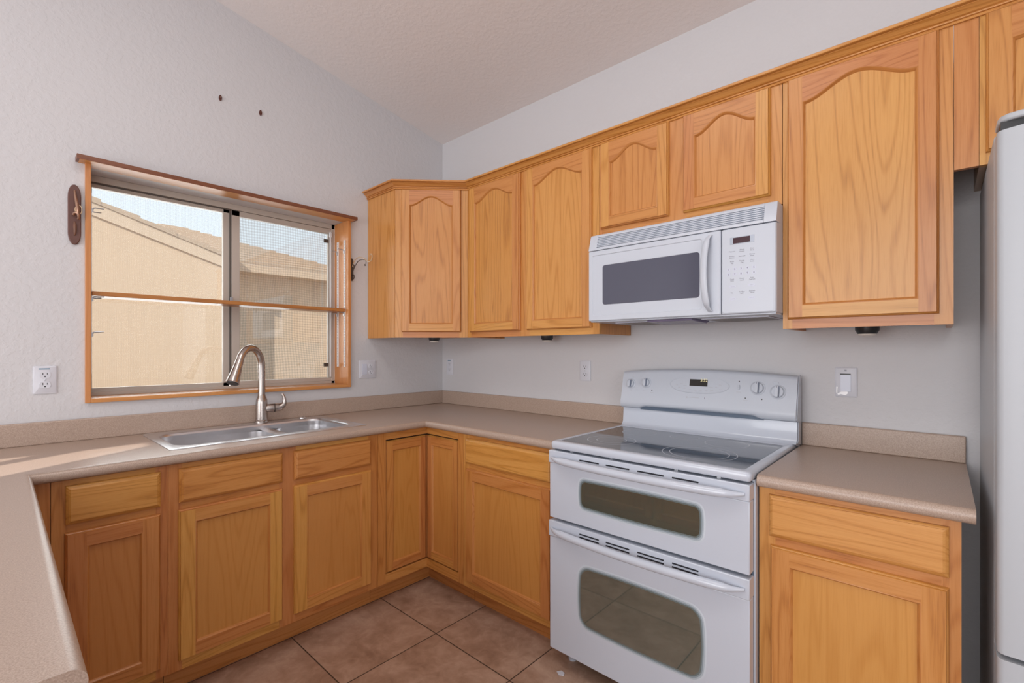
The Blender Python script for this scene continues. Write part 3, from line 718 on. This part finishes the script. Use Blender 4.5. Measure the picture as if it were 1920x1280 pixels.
fa = thing('faucet', 'brushed nickel gooseneck pull-down faucet with side lever behind the sink', 'faucet', (.074, -1.272, CT + .0045))
MB().lathe([(.033, 0), (.033, .010), (.0290, .014), (.0280, .10), (.0268, .118), (.0188, .137), (.0168, .150)], (0, 0, 0), (0, 0, 1), NICK).build('body', fa)
an = .93; dx, dy = math.cos(an), -math.sin(an)
def FP(r_, z_): return (dx * r_, dy * r_, z_)
pts = [FP(0, .13), FP(0, .20), FP(0, .265)]
for k in range(1, 13):
    a = math.pi - math.radians(158) * k / 12; pts.append(FP(.088 + .088 * math.cos(a), .290 + .098 * math.sin(a)))
MB().tube(pts, .0172, NICK, 18, 3).build('spout', fa)
e1 = Vector(pts[-1]); dr_ = (Vector(pts[-1]) - Vector(pts[-2])).normalized()
sp = MB(); sp.lathe([(.0168, -.002), (.0184, .0), (.0198, .03), (.0240, .075), (.0285, .108), (.0292, .116), (.027, .118)], e1, dr_, NICK); sph = sp.build('spray_head', fa)
MB().lathe([(.0265, .1178), (.0250, .122), (.002, .122)], e1, dr_, BLACK).build('nozzle', sph)
hd = MB(); hx = .072
hd.lathe([(.020, .015), (.021, .03), (.0215, .052), (.020, .060)], (0, 0, hx), (0.25, 1, 0), NICK)
hdo = hd.build('handle', fa)
MB().lathe([(.0217, .058), (.0222, .060), (.0217, .064)], (0, 0, hx), (0.25, 1, 0), IRON).build('handle_seam', hdo)
MB().tube([(.015, .062, hx), (.02, .085, hx + .002), (.026, .102, hx + .016), (.028, .106, hx + .036), (.027, .101, hx + .058), (.025, .094, hx + .074)],
          [.020, .0185, .0135, .0095, .0075, .005], NICK, 14, 3).build('lever', hdo)

# ------------------------------------------------------------------ range
rg = thing('range', 'white freestanding double-oven electric range with smooth glass cooktop', 'range', (1.524, 0, 0))
W_ = .762
mb = MB(); mb.box(.001, .7612, -.638, -.035, .085, .896, WHITE); mb.build('body', rg, bevel=.003)
ki = MB(); ki.box(.045, .72, -.60, -.56, .03, .085, WHITE)
ki.prism([(.06, .085), (.06, .060), (.12, .048), (.30, .036), (.46, .036), (.64, .048), (.70, .060), (.70, .085)], 'y', -.618, -.598, WHITE); ki.build('kick_panel', rg, bevel=.002)
for x, y in ((.04, -.58), (.722, -.58), (.04, -.09), (.722, -.09)):
    MB().lathe([(.016, 0), (.018, .008), (.010, .012), (.010, .086)], (x, y, 0), (0, 0, 1), WHITEP, 16).build('leveling_foot', rg)
mb = MB()
def dk(x0, x1, y0, y1, r, z): return [(p[0], p[1], z) for p in rrect(x0, x1, y0, y1, r, 5)]
mb.loops([dk(.006, .756, -.680, -.036, .010, .897), dk(.002, .760, -.684, -.034, .014, .902), dk(.002, .760, -.684, -.034, .014, .918), dk(.005, .757, -.681, -.037, .014, .9245),
          dk(.011, .751, -.675, -.043, .014, .927), dk(.027, .735, -.656, -.148, .012, .927), dk(.030, .732, -.653, -.151, .010, .9245), dk(.030, .732, -.653, -.151, .010, .918)], WHITE, True, True, False)
dko = mb.build('cooktop_frame', rg, smooth=50)
gl = MB().prism(rrect(.030, .732, -.653, -.151, .010, 5), 'z', .912, .9255, COOK).build('cooktop_glass', rg)
def flat_ring(mb, cx, cy, r, w, z=.9256):
    n = 56; mb.loops([[(cx + (r + s) * math.cos(2 * math.pi * k / n), cy + (r + s) * math.sin(2 * math.pi * k / n), z) for k in range(n)] for s in (-w / 2, w / 2)], RING, True)
for c_, rr in (((.538, -.505), (.126, .100)), ((.178, -.500), (.098, .060)), ((.178, -.258), (.074,)), ((.555, -.262), (.080,)), ((.375, -.235), (.058,))):
    b_ = MB()
    for r_ in rr: flat_ring(b_, c_[0], c_[1], r_, .0028)
    b_.build('burner_ring', gl, smooth=0)
# backguard
mb = MB(); mb.prism([(-.034, .900), (-.112, .927), (-.100, .932), (-.092, .945), (-.086, 1.012), (-.034, 1.012)], 'x', .003, .7642, WHITE)
mb.build('backguard', rg, smooth=40, bevel=.001)
mb = MB(); mb.box(.003, .759, -.075, -.034, 1.010, 1.030, DGAP); mb.box(.10, .645, -.094, -.074, 1.009, 1.026, BLUEG); mb.build('vent_gap', rg, smooth=0)
cp = MB(); nx = 25; L_ = []
for i in range(nx):
    u = i / (nx - 1); x = .0 + u * .764; top = 1.190 + .017 * (1 - (2 * u - 1) ** 2)
    end = 1.0 if 0 < i < nx - 1 else .96
    notch = .011 if .13 < u < .81 else 0.0
    P_ = [(-.034, 1.016), (-.098, 1.014 + notch), (-.108, 1.020 + notch), (-.1115, 1.036), (-.110, 1.05), (-.1045, 1.066), (-.099, 1.09), (-.0885, 1.14), (-.080, top - .014), (-.075, top - .004), (-.066, top), (-.034, top + .001)]
    L_.append([(x, y, z) for y, z in P_])
cp.loops(L_, WHITEP, True, True, True); con = cp.build('control_console', rg, smooth=50)
mb = MB(); mb.prism([(-.034, .915), (-.034, 1.196), (-.060, 1.196), (-.090, 1.10), (-.104, 1.02), (-.078, 1.01), (-.078, .94), (-.094, .93)], 'x', .7642, .7675, WHITE); mb.build('side_cap', rg, bevel=.001)
tilt = math.atan2(.0105, .05)
def con_y(z): return -.099 + (z - 1.09) * .0105 / .05
def onface(x, z, d=0.0):   # matrix of a spot on the sloping console face, local x right, y up, z outward
    nrm_ = Vector((0, -math.cos(tilt), math.sin(tilt))); up = Vector((0, math.sin(tilt), math.cos(tilt)))
    p = Vector((x, con_y(z), z)) + nrm_ * d
    return Matrix(((1, up.x, nrm_.x, p.x), (0, up.y, nrm_.y, p.y), (0, up.z, nrm_.z, p.z), (0, 0, 0, 1)))
def xf(mb, start, M):
    for i in range(start, len(mb.v)): mb.v[i] = M @ mb.v[i]
for (x, z, r_) in ((.046, 1.131, .0195), (.127, 1.139, .0195), (.622, 1.139, .0235), (.697, 1.127, .0235)):
    M = onface(x, z); kb = MB()
    kb.lathe([(r_ + .006, .0002), (r_ + .0055, .0020), (r_ + .001, .003), (r_, .004), (r_ - .001, .011), (r_ - .003, .0125), (.001, .0125)], (0, 0, 0), (0, 0, 1), WHITEP, 30); xf(kb, 0, M)
    ko = kb.build('knob', con)
    gp = MB(); st0 = 0
    gp.prism([(-.0052, -r_ * .93), (.0052, -r_ * .93), (.0062, 0), (.0050, r_ * .93), (-.0050, r_ * .93), (-.0062, 0)], 'z', .012, .024, WHITEP)
    gp.box(-.0012, .0012, r_ * .60, r_ * .95, .0235, .0244, GREYT); gp.box(.0052, .0082, -r_ * .88, r_ * .88, .0122, .0195, KNOBG)  # dark box on one flank paints the shaded side of the grip
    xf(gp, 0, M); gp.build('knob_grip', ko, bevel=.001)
ov = MB(); n = 56; M = onface(.378, 1.140)
def sup(a, A, B, e=.82):
    c, s = math.cos(a), math.sin(a); return (A * math.copysign(abs(c) ** e, c), B * math.copysign(abs(s) ** 1.0, s))
ovl = []
for g_, h_ in ((-.0028, .0002), (-.0014, .0016), (.0014, .0016), (.0028, .0002)):
    ovl.append([(sup(2 * math.pi * k / n, .131 + g_, .036 + g_)[0], sup(2 * math.pi * k / n, .131 + g_, .036 + g_)[1], h_) for k in range(n)])
ov.loops(ovl, WHITEP, True); xf(ov, 0, M); ovo = ov.build('touchpad_border', con)
tp = MB()
for (x, z, w) in ((-.088, .012, .012), (-.066, .018, .014), (-.098, -.004, .010), (-.076, .002, .012), (-.06, -.006, .016), (-.086, -.014, .012), (-.062, -.018, .014), (-.036, -.023, .012), (-.012, -.024, .012),
                  (.012, -.024, .010), (.036, -.023, .012), (.06, -.021, .014), (.058, .014, .014), (.076, .008, .012), (.094, .004, .012), (.078, -.006, .010), (.1, -.016, .020), (.056, -.008, .016)):
    s0 = len(tp.v); tp.box(x - w / 2, x + w / 2, z - .0012, z + .0012, .0002, .0005, GREYP); xf(tp, s0, M)
tp.build('touchpad_print', con, smooth=0)
ds = MB(); ds.box(-.040, .040, -.0135, .022, .0003, .0012, DISP); xf(ds, 0, onface(.378, 1.148)); dso = ds.build('clock_display', con)
dg = MB(); dg.text('3:52', .0185, onface(.386, 1.1605, .0014), DIGIT, 'LEFT'); dg.build('clock_digits', dso, smooth=0)
for x, z in ((.549, 1.163), (.577, 1.095), (.640, 1.094), (.160, 1.104)):
    ib = MB(); ib.lathe([(.0026, .0002), (.0026, .001), (.001, .0012)], (0, 0, 0), (0, 0, 1), BLACK, 12); xf(ib, 0, onface(x, z)); ib.build('indicator_light', con)
for x, z, w in ((.05, 1.098, .006), (.118, 1.102, .006), (.055, 1.163, .010), (.098, 1.164, .006), (.549, 1.118, .018), (.577, 1.086, .020), (.665, 1.158, .008), (.160, 1.094, .016)):
    ib = MB(); ib.box(-w / 2, w / 2, -.001, .001, .0002, .0005, GREYP); xf(ib, 0, onface(x, z)); ib.build('printed_legend', con, smooth=0)
lg = MB(); M = onface(.330, 1.083)
lg.box(-.004, .004, -.004, .004, .0002, .0005, GREYP); lg.box(.008, .055, -.0012, .0016, .0002, .0005, GREYP); lg.box(.078, .0795, -.004, .004, .0002, .0005, GREYT); xf(lg, 0, M)
lg.build('maker_mark', con, smooth=0)
rk = MB(); rk.prism(rrect(-.0045, .0045, -.010, .010, .004, 4), 'z', .0, .004, WHITEP); rk.prism(rrect(-.0035, .0035, -.002, .009, .003, 4), 'z', .004, .0065, WHITEP); xf(rk, 0, onface(.549, 1.139)); rk.build('rocker_switch', con, bevel=.0008)
rk = MB(); rk.prism(rrect(-.011, .011, -.004, .004, .0039, 4), 'z', .0, .0025, WHITEP); xf(rk, 0, onface(.688, 1.163)); rk.build('push_button', con, bevel=.0008)

def oven_door(z0, z1, band, wz0, wz1, slots, hz, bulge, cr_):
    d = MB()
    d.box(-.002, .757, -.682, -.642, z0, band, WHITE)
    d.box(-.004, .758, -.687, -.642, band, z1, WHITE)
    do = d.build('oven_door', rg, bevel=.003)
    # window outline with gently bowed sides
    x0, x1 = .155, .605
    def outline(g):
        P = []
        base = rrect(x0 - g, x1 + g, wz0 - g, wz1 + g, .004 + cr_ + g * .6, 6)
        cx, cz = (x0 + x1) / 2, (wz0 + wz1) / 2
        for i, p in enumerate(base):
            q_ = base[(i + 1) % len(base)]
            for k in range(6):
                t_ = k / 6; P.append((p[0] + (q_[0] - p[0]) * t_, p[1] + (q_[1] - p[1]) * t_))
        out_ = []
        for x, z in P:
            fx = (x - cx) / ((x1 - x0) / 2); fz = (z - cz) / ((wz1 - wz0) / 2)
            out_.append((x + bulge * fx * max(0, 1 - fz * fz), z + bulge * .7 * fz * max(0, 1 - fx * fx)))
        return out_
    gs = ((.0175, -.6822), (.0125, -.6830), (.0080, -.6834), (.0038, -.6834), (-.001, -.6832)); fb = MB()
    for i in range(4): fb.loops([[(p[0], y, p[1]) for p in outline(g)] for g, y in gs[i:i + 2]], FRITS[i], True)
    fb.build('window_border', do)
    gw = MB(); gw.add([(p[0], -.6830, p[1]) for p in outline(.001)], [tuple(range(len(outline(.001))))], OVEN); gw.build('oven_window', do, smooth=0)
    vs = MB()
    for zz in slots:
        for a, b in ((.146, .234), (.263, .360), (.390, .489), (.517, .606)):
            vs.prism(rrect(a, b, zz - .0026, zz + .0026, .0025, 3), 'y', -.6876, -.6868, DGAP)
    vs.build('vent_slots', do, smooth=0)
    hb = MB(); P = []; R_ = []
    for i in range(25):
        u = i / 24; s_ = math.sin(math.pi * u) ** .42 if 0 < u < 1 else 0
        P.append((.012 + u * .732, -.690 - .038 * s_, hz - .004 * s_)); e_ = min(u, 1 - u)
        R_.append((.004 + .009 * min(1, e_ / .09), .005 + .0095 * min(1, e_ / .09)))
    hb.tube(P, R_, WHITE, 16, 2); hb.build('handle', do)
    return do
oven_door(.615, .889, .838, .690, .787, (.869,), .860, .004, .012)
oven_door(.082, .604, .540, .236, .452, (.583, .571), .572, .008, .030)
mb = MB()
for x in (.09, .27, .52, .66): mb.box(x - .006, x + .006, -.66, -.642, .889, .8935, ZINC)
mb.box(.01, .752, -.644, -.636, .604, .616, DGAP); mb.box(.01, .752, -.646, -.638, .889, .898, DGAP); mb.build('door_gap', rg, smooth=0)
mb = MB(); mb.box(.7480, .7565, -.6425, -.6385, .09, .89, BLUEG); mb.build('door_seal', rg, smooth=0)

# ------------------------------------------------------------------ microwave
mw = thing('microwave', 'white over-the-range microwave oven with dark window and keypad', 'microwave', (1.5245, 0, 1.424))
MW = .7625
mb = MB(); mb.box(.001, MW - .001, -.362, -.002, .004, .392, WHITEP); mb.build('body', mw, bevel=.002)
mb = MB()
mb.prism([(-.400, .3185), (-.3985, .326), (-.381, .386), (-.374, .3925), (-.34, .3925), (-.34, .3185)], 'x', .0, .040, WHITEP)
mb.prism([(-.400, .3185), (-.3985, .326), (-.381, .386), (-.374, .3925), (-.34, .3925), (-.34, .3185)], 'x', .722, MW, WHITEP)
mb.prism([(-.400, .3185), (-.3985, .326), (-.3965, .331), (-.34, .331), (-.34, .3185)], 'x', .040, .722, WHITEP)
mb.prism([(-.3835, .378), (-.381, .386), (-.374, .3925), (-.34, .3925), (-.34, .378)], 'x', .040, .722, WHITEP)
mb.prism([(-.3890, .331), (-.3755, .378), (-.35, .378), (-.35, .331)], 'x', .040, .722, WHITEP)
go = mb.build('vent_grille', mw, smooth=40, bevel=.0015)
for i in range(6):
    z = .3335 + i * .0077; y = -.3965 + (z - .331) * (.0135 / .047)
    mb = MB(); mb.prism([(y, z), (y - .0005, z + .0030), (y + .004, z + .0046), (y + .022, z + .0046), (y + .022, z + .001)], 'x', .040, .722, WHITEP); mb.build('louver', go, smooth=0)
DX = .578
mb = MB()
oc = [(.0, .004), (DX, .004), (DX, .3165), (.0, .3165)]
def dl_(x0, x1, z0, z1, y, r=.004): return [(p[0], y, p[1]) for p in rrect(x0, x1, z0, z1, r, 4)]
mb.loops([dl_(0, DX, .003, .3165, -.362), dl_(0, DX, .003, .3165, -.396), dl_(.003, DX - .003, .006, .3135, -.400), dl_(.020, .508, .026, .296, -.400, .006), dl_(.0225, .5055, .0285, .2935, -.3972, .006),
          dl_(.070, .5, .072, .249, -.3972, .012), dl_(.072, .498, .074, .247, -.3955, .012)], WHITEP, True, True, False)
mdo = mb.build('door', mw, smooth=14)
mb = MB(); mb.prism(rrect(.071, .499, .073, .248, .012, 5), 'y', -.3962, -.390, MWG); mb.build('door_window', mdo)
hb = MB(); P = []; R_ = []
for i in range(21):
    u = i / 20; s_ = math.sin(math.pi * u) ** .5 if 0 < u < 1 else 0
    P.append((.540 - .014 * s_, -.402 - .030 * s_, .018 + u * .284)); R_.append((.015 if .05 < u < .95 else .011, .0085 if .05 < u < .95 else .004))
hb.tube(P, R_, WHITEP, 16, 2); hb.build('handle', mdo)
mb = MB(); mb.loops([dl_(DX + .002, MW, .003, .3165, -.362), dl_(DX + .002, MW, .003, .3165, -.392), dl_(DX + .004, MW - .003, .005, .3145, -.398, .006), dl_(DX + .006, MW - .010, .008, .312, -.400, .008)], WHITEP, True, True, True)
cpn = mb.build('control_panel', mw, smooth=10)
def kp(x, z): return Matrix(((1, 0, 0, x), (0, 0, -1, -.4001), (0, 1, 0, z), (0, 0, 0, 1)))
mb = MB(); mb.box(.611, .693, -.4006, -.399, .256, .282, SILV); dpo = mb.build('display_surround', cpn, bevel=.0005)
mb = MB(); mb.box(.622, .679, -.4014, -.3995, .2585, .2795, RDISP); mb.build('display', dpo, smooth=0)
lt = MB()
for r_, z in enumerate((.166, .148)):
    for i in range(5):
        x = .606 + i * .0215
        MB().lathe([(.0068, 0), (.0068, .0003), (.0006, .0004)], (x, -.4, z), (0, -1, 0), PALEB, 18).build('keypad_button', cpn)
        lt.text('1234567890'[r_ * 5 + i], .0092, kp(x, z) @ Matrix.Translation((0, 0, .0005)), GREYT)
for x, z in ((.620, .103), (.684, .104), (.620, .058), (.684, .059)):
    MB().prism([(x + .0125 * math.cos(2 * math.pi * k / 24), z + .0052 * math.sin(2 * math.pi * k / 24)) for k in range(24)], 'y', -.4004, -.3999, PALEB).build('keypad_button', cpn, smooth=0)
rows = ((.231, ('Popcorn', 'Baked\nPotato', 'Pizza\nSlice')), (.211, ('Frozen\nEntree', 'Beverage', 'Dinner\nPlate')), (.191, ('Fresh\nVeg', 'Frozen\nVeg', 'More\nLess')),
        (.127, ('Cook\nTime', 'Power\nLevel', 'Auto\nDefrost')), (.080, ('Fan', 'Surface\nLight', 'Kitchen\nTimer')))
for z, ws in rows:
    for x, b_ in zip((.618, .652, .686), ws): lt.text(b_, .0062, kp(x, z), GREYT)
for x, z, b_ in ((.620, .103, 'Cancel'), (.684, .104, 'Start'), (.620, .058, 'On/Off'), (.684, .059, 'On/Off')): lt.text(b_, .0050, kp(x, z) @ Matrix.Translation((0, 0, .0005)), GREYP)
lt.build('keypad_lettering', cpn, smooth=0)
un = MB(); un.box(.004, MW - .004, -.385, -.01, -.002, .004, WHITEP); uo = un.build('underside', mw, bevel=.001)
for x0, x1 in ((.08, .250), (.470, .715)):
    mb = MB(); mb.box(x0, x1, -.30, -.06, -.0055, -.0015, PALEB); mb.box(x0 + .012, x1 - .012, -.288, -.072, -.0062, -.005, FILT); mb.build('grease_filter', uo, smooth=0)
mb = MB(); mb.prism([(-.36, -.0015), (-.36, -.010), (-.20, -.016), (-.16, -.0015)], 'x', .265, .455, PURP); mb.build('lamp_cover', uo, bevel=.002)

# ------------------------------------------------------------------ refrigerator (only its left edge is in view)
fg = thing('refrigerator', 'tall white refrigerator at the right edge beside the small counter', 'refrigerator', (2.801, 0, 0))
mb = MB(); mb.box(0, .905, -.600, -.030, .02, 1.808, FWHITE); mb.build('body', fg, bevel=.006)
mb = MB(); mb.box(.012, .893, -.612, -.600, .05, 1.79, DGAP); mb.build('door_gasket', fg, smooth=0)
def fdoor(z0, z1, slant):
    mb = MB(); n = 22; bot = []; top = []
    pl = []
    for i in range(n + 1):
        u = i / n; x = .905 * u
        e_ = min(u, 1 - u) * .905; rr = .016
        yy = -.690 + (rr - math.sqrt(max(0, rr * rr - (rr - e_) ** 2)) if e_ < rr else 0) - .010 * math.sin(math.pi * u)
        pl.append((x, yy))
    extra = [(.002, -.684), (.005, -.688), (.009, -.6895)]
    pl = [(0.0, -.672), (.0012, -.680), (.005, -.6865), (.011, -.690)] + [p for p in pl if .02 < p[0] < .885] + [(.894, -.690), (.900, -.6865), (.9038, -.680), (.905, -.672), (.905, -.612), (0, -.612)]
    mb.loops([[(x, y, z0) for x, y in pl], [(x, y, z1 + slant * (1 - ((x - .4525) / .4525) ** 2)) for x, y in pl]], FWHITE, True, True, True)
    return mb.build('door', fg, smooth=40)
fdoor(.06, .60, 0); fdoor(.612, 1.788, .020)
mb = MB(); pl = [(.002, -.655), (.006, -.672), (.016, -.683), (.032, -.688)] + [(.905 * i / 12, -.690 - .008 * math.sin(math.pi * i / 12)) for i in range(1, 12)] + [(.873, -.688), (.889, -.683), (.899, -.672), (.903, -.655), (.903, -.60), (.002, -.60)]
mb.prism(pl, 'z', 1.8105, 1.826, FWHITE); mb.build('top_cap', fg, bevel=.004)
mb = MB(); mb.box(.006, .898, -.676, -.612, 1.786, 1.811, BLACK); mb.build('hinge_recess', fg, smooth=0)
for x in (.06, .845): MB().lathe([(.02, 0), (.02, .022)], (x, -.1, 0), (0, 0, 1), BLACK, 14).build('leveling_foot', fg)
for x in (.06, .845): MB().lathe([(.02, 0), (.02, .022)], (x, -.55, 0), (0, 0, 1), BLACK, 14).build('leveling_foot', fg)

# ------------------------------------------------------------------ wall plates
def plate(name, label, cat, origin, rotz, gang, style, group=None):
    p = thing(name, label, cat, origin, rotz, group)
    w = .070 if gang == 1 else .116
    mb = MB(); mb.loops([[(a[0], -.0005, a[1]) for a in rrect(-w / 2, w / 2, -.057, .057, .004, 4)], [(a[0], -.004, a[1]) for a in rrect(-w / 2, w / 2, -.057, .057, .004, 4)],
                         [(a[0], -.0062, a[1]) for a in rrect(-w / 2 + .004, w / 2 - .004, -.053, .053, .003, 4)]], PLATE, True, True, True)
    mb.build('cover_plate', p)
    def duplex(cx):
        for dz in (.0205, -.0205):
            mb = MB(); pts = []
            for k in range(32):
                a = 2 * math.pi * k / 32; pts.append((cx + .0168 * math.cos(a), max(-.0130, min(.0130, .0168 * math.sin(a))) + dz))
            mb.prism(pts, 'y', -.0078, -.006, PLATE); so_ = mb.build('socket', p)
            mb = MB(); mb.box(cx - .0074, cx - .0052, -.0080, -.0074, dz - .0005, dz + .0085, BLACK); mb.box(cx + .0052, cx + .0074, -.0080, -.0074, dz + .001, dz + .0080, BLACK)
            mb.lathe([(.0028, .0074), (.0028, .0080)], (cx, 0, dz - .0065), (0, -1, 0), BLACK, 12); mb.build('slots', so_, smooth=0)
        MB().lathe([(.003, .006), (.003, .0072), (.001, .0075)], (cx, 0, 0), (0, -1, 0), ZINC, 12).build('screw', p)
    if style == 'duplex': duplex(0)
    if style == 'sticker':
        duplex(0); mb = MB(); mb.box(-.018, .014, -.0068, -.006, .0425, .0475, STICK); mb.build('sticker', p, smooth=0)
    if style == 'combo':
        mb = MB(); mb.prism([(-.0065, -.033), (-.0100, 0), (-.0072, .033), (-.006, .033), (-.006, -.033)], 'x', -.0395, -.0065, PALEB); mb.build('rocker', p, bevel=.001); duplex(.023)
    if style == 'jack':
        mb = MB(); mb.box(-.018, .016, -.0078, -.006, -.036, .030, PALEB); mb.build('insert', p, bevel=.001)
        mb = MB(); mb.box(-.019, .015, -.0088, -.006, .0285, .0335, BLACK); mb.box(-.005, .002, -.0070, -.006, .046, .048, GREYT); mb.box(-.005, .002, -.0070, -.006, .0425, .0440, GREYT); mb.build('slot', p, smooth=0)
        mb = MB(); mb.prism([(-.026, -.018), (-.028, -.044), (-.022, -.042), (-.014, -.036), (.006, -.036), (.006, -.043), (-.002, -.050), (-.016, -.046), (-.024, -.050), (-.031, -.040), (-.031, -.018)], 'y', -.0085, -.0065, simple('clear_wrap_glare', (.9, .9, .92), .12)); mb.build('plastic_film', p)
    return p
WG = 'white wall plates above the backsplash'
plate('wall_outlet', 'white duplex outlet with blue sticker left of the window', 'outlet', (0, -2.076, 1.1745), R90, 1, 'sticker', WG)
plate('switch_plate', 'wide white plate with rocker switch and outlet right of the window', 'switch', (0, -.613, 1.1765), R90, 2, 'combo', WG)
plate('wall_outlet', 'white outlet with dark sticker on the range wall close to the room corner', 'outlet', (.0855, 0, 1.178), 0, 1, 'sticker', WG)
plate('wall_outlet', 'plain white duplex outlet on the wall just left of the range', 'outlet', (1.244, 0, 1.1825), 0, 1, 'duplex', WG)
plate('wall_jack', 'white wall plate with black slot and plastic film above the small counter', 'wall plate', (2.436, 0, 1.172), 0, 1, 'jack', WG)

# ------------------------------------------------------------------ small things on the window wall
pq = thing('wall_plaque', 'dark brown pill-shaped plaque with bronze hook, left of the window', 'wall hook', (0, -1.988, 1.867), R90)
pts = []
for k in range(33):
    a = math.pi * k / 32; pts.append((.0205 * math.cos(a), .070 + .056 * math.sin(a) ** .9))
for k in range(33):
    a = math.pi + math.pi * k / 32; pts.append((.0205 * math.cos(a), -.070 - .056 * abs(math.sin(a)) ** .9))
mb = MB(); mb.loops([[(x, -.001, z) for x, z in pts], [(x, -.010, z) for x, z in pts], [(x * .88, -.013, z * .975) for x, z in pts]], PLAQ, True, True, True); mb.build('plaque_board', pq)
mb = MB(); mb.tube([(.0, -.013, .100), (.002, -.022, .07), (.006, -.030, .04), (.008, -.034, .015), (.008, -.032, -.003)], [.004, .005, .006, .006, .005], BRONZE, 10, 3)
mb.tube([(-.004, -.018, -.004), (.0, -.028, .004), (.008, -.034, .002), (.012, -.030, -.012), (.010, -.022, -.018)], .005, BRONZE, 10, 3); hk = mb.build('hook', pq)
mb = MB(); mb.tube([(.011 + .010 * math.cos(2 * math.pi * k / 20), -.030 - .004 * math.cos(2 * math.pi * k / 20), .018 + .020 * math.sin(2 * math.pi * k / 20)) for k in range(21)], .0016, CREAMI, 8); mb.build('ring', hk)
mb = MB(); mb.tube([(.0, -.012, -.03), (.001, -.015, -.05), (.001, -.015, -.075), (0, -.012, -.09)], [.003, .006, .005, .002], simple('brown_relief', (.17, .08, .05), .4), 10, 3); mb.build('relief', pq)

sb = thing('scroll_bracket', 'slender iron scroll hook on the wall between the window and corner cabinet', 'wall hook', (0, -.722, 1.79), R90)
mb = MB(); mb.prism([(-.010, -.055), (-.004, -.064), (.004, -.064), (.010, -.055), (.010, .062), (.004, .076), (-.004, .076), (-.010, .062)], 'y', -.005, -.0006, IRON)
mb.build('back_plate', sb, bevel=.001)
mb = MB(); mb.tube([(0, -.010, .024), (0, -.020, .038), (0, -.045, .062), (0, -.088, .072), (0, -.14, .060), (0, -.185, .036), (0, -.215, .030), (0, -.235, .044), (0, -.236, .066), (0, -.222, .074), (0, -.212, .062)], .0027, CREAMI, 10, 4); mb.build('upper_arm', sb)
mb = MB(); mb.tube([(0, -.008, -.035), (0, -.018, -.005), (0, -.045, .025), (0, -.085, .050), (0, -.13, .052), (0, -.165, .045), (0, -.17, .025), (0, -.160, .012), (0, -.152, .022)], .0024, IRON, 10, 4); mb.build('lower_arm', sb)
for z in (.022, -.040):
    mb = MB(); mb.tube([(0, -.008 - .012 + .012 * math.cos(2 * math.pi * k / 18), z + .013 * math.sin(2 * math.pi * k / 18)) for k in range(16)], .003, IRON, 8); mb.build('curl', sb)
for (y, z), lb in (((-1.443, 2.576), 'small dark red wall anchor high above the window, the left one'), ((-1.252, 2.571), 'small dark red wall anchor high above the window, the right one')):
    a_ = MB(); a_.prism([(y + .007 * math.cos(2 * math.pi * k / 20), z + .014 * math.sin(2 * math.pi * k / 20)) for k in range(20)], 'x', .0005, .006, ANCH)
    a_.lathe([(.003, .006), (.0028, .010), (.0005, .011)], (0, y, z + .002), (1, 0, 0), BRONZE, 12)
    o = a_.build('wall_anchor'); o['label'] = lb; o['category'] = 'wall anchor'; o['group'] = 'anchors left in the wall'
sc_ = MB(); sc_.prism([(1.562, -.690), (1.580, -.700), (1.598, -.690), (1.592, -.676), (1.574, -.672)], 'z', .0005, .004, PLATE); o = sc_.build('paper_scrap', bevel=.001)
o['label'] = 'tiny white scrap on the tile in front of the range foot'; o['category'] = 'scrap'

# ------------------------------------------------------------------ outside the window
MB().box(-30, -0.25, -25, 25, -0.5, -0.2, GRAV).build('ground', smooth=0, **STRUCT)
nb = thing('neighbour_house', 'tan stucco neighbouring house with tiled gable roof seen through the window', 'house', (-3.0, -0.5, -0.2))
O_ = Vector((-3.0, -.5, -.2))
def nbp(mb, name, par=nb, **k):
    mb.v = [p - O_ for p in mb.v]; return mb.build(name, par, **k)
def zr(y): return 2.56 - .315 * (y + 1.62)
mb = MB(); mb.prism([(-9, -.2), (-.47, -.2), (-.47, zr(-.47) - .03), (-4.5, zr(-4.5)), (-9, zr(0))], 'x', -5.2, -3.02, STUCCO); mb.box(-7.2, -3.35, -.47, 9, -.2, 2.27, STUCCO); nbp(mb, 'wall', smooth=0)
mb = MB(); mb.prism([(-4.5, zr(-4.5) - .03), (-.42, zr(-.42) - .03), (-.42, zr(-.42) + .09), (-4.5, zr(-4.5) + .09)], 'x', -3.06, -3.0, FASC)
mb.box(-3.39, -3.105, -.42, 9, 2.19, 2.276, FASC); nbp(mb, 'fascia', smooth=0)
mb = MB()
for i in range(14):
    y1 = -.40 - i * .29; y0 = y1 - .34
    z1_, z0_ = zr(y1) + .085, zr(y0) + .085
    mb.prism([(y0, z0_), (y1, z1_), (y1, z1_ + .055), (y0, z0_ + .030)], 'x', -5.4, -2.985 - .004 * (i % 2), RTILE)
nbp(mb, 'gable_roof', smooth=0)
mb = MB()
for i in range(15):
    xe = -3.105 - i * .233; z_ = 2.277 + .3 * (-3.105 - xe)
    yl = -.45
    # hip line cuts the courses short on the far side
    yh = 1.487 - .105 * (i + 1)
    mb.prism([(xe, z_), (xe, z_ + .035), (xe - .27, z_ + .081 + .012), (xe - .27, z_ + .07)], 'y', yl, max(yh, yl + .05), RTILE)
nbp(mb, 'hip_roof', smooth=0)
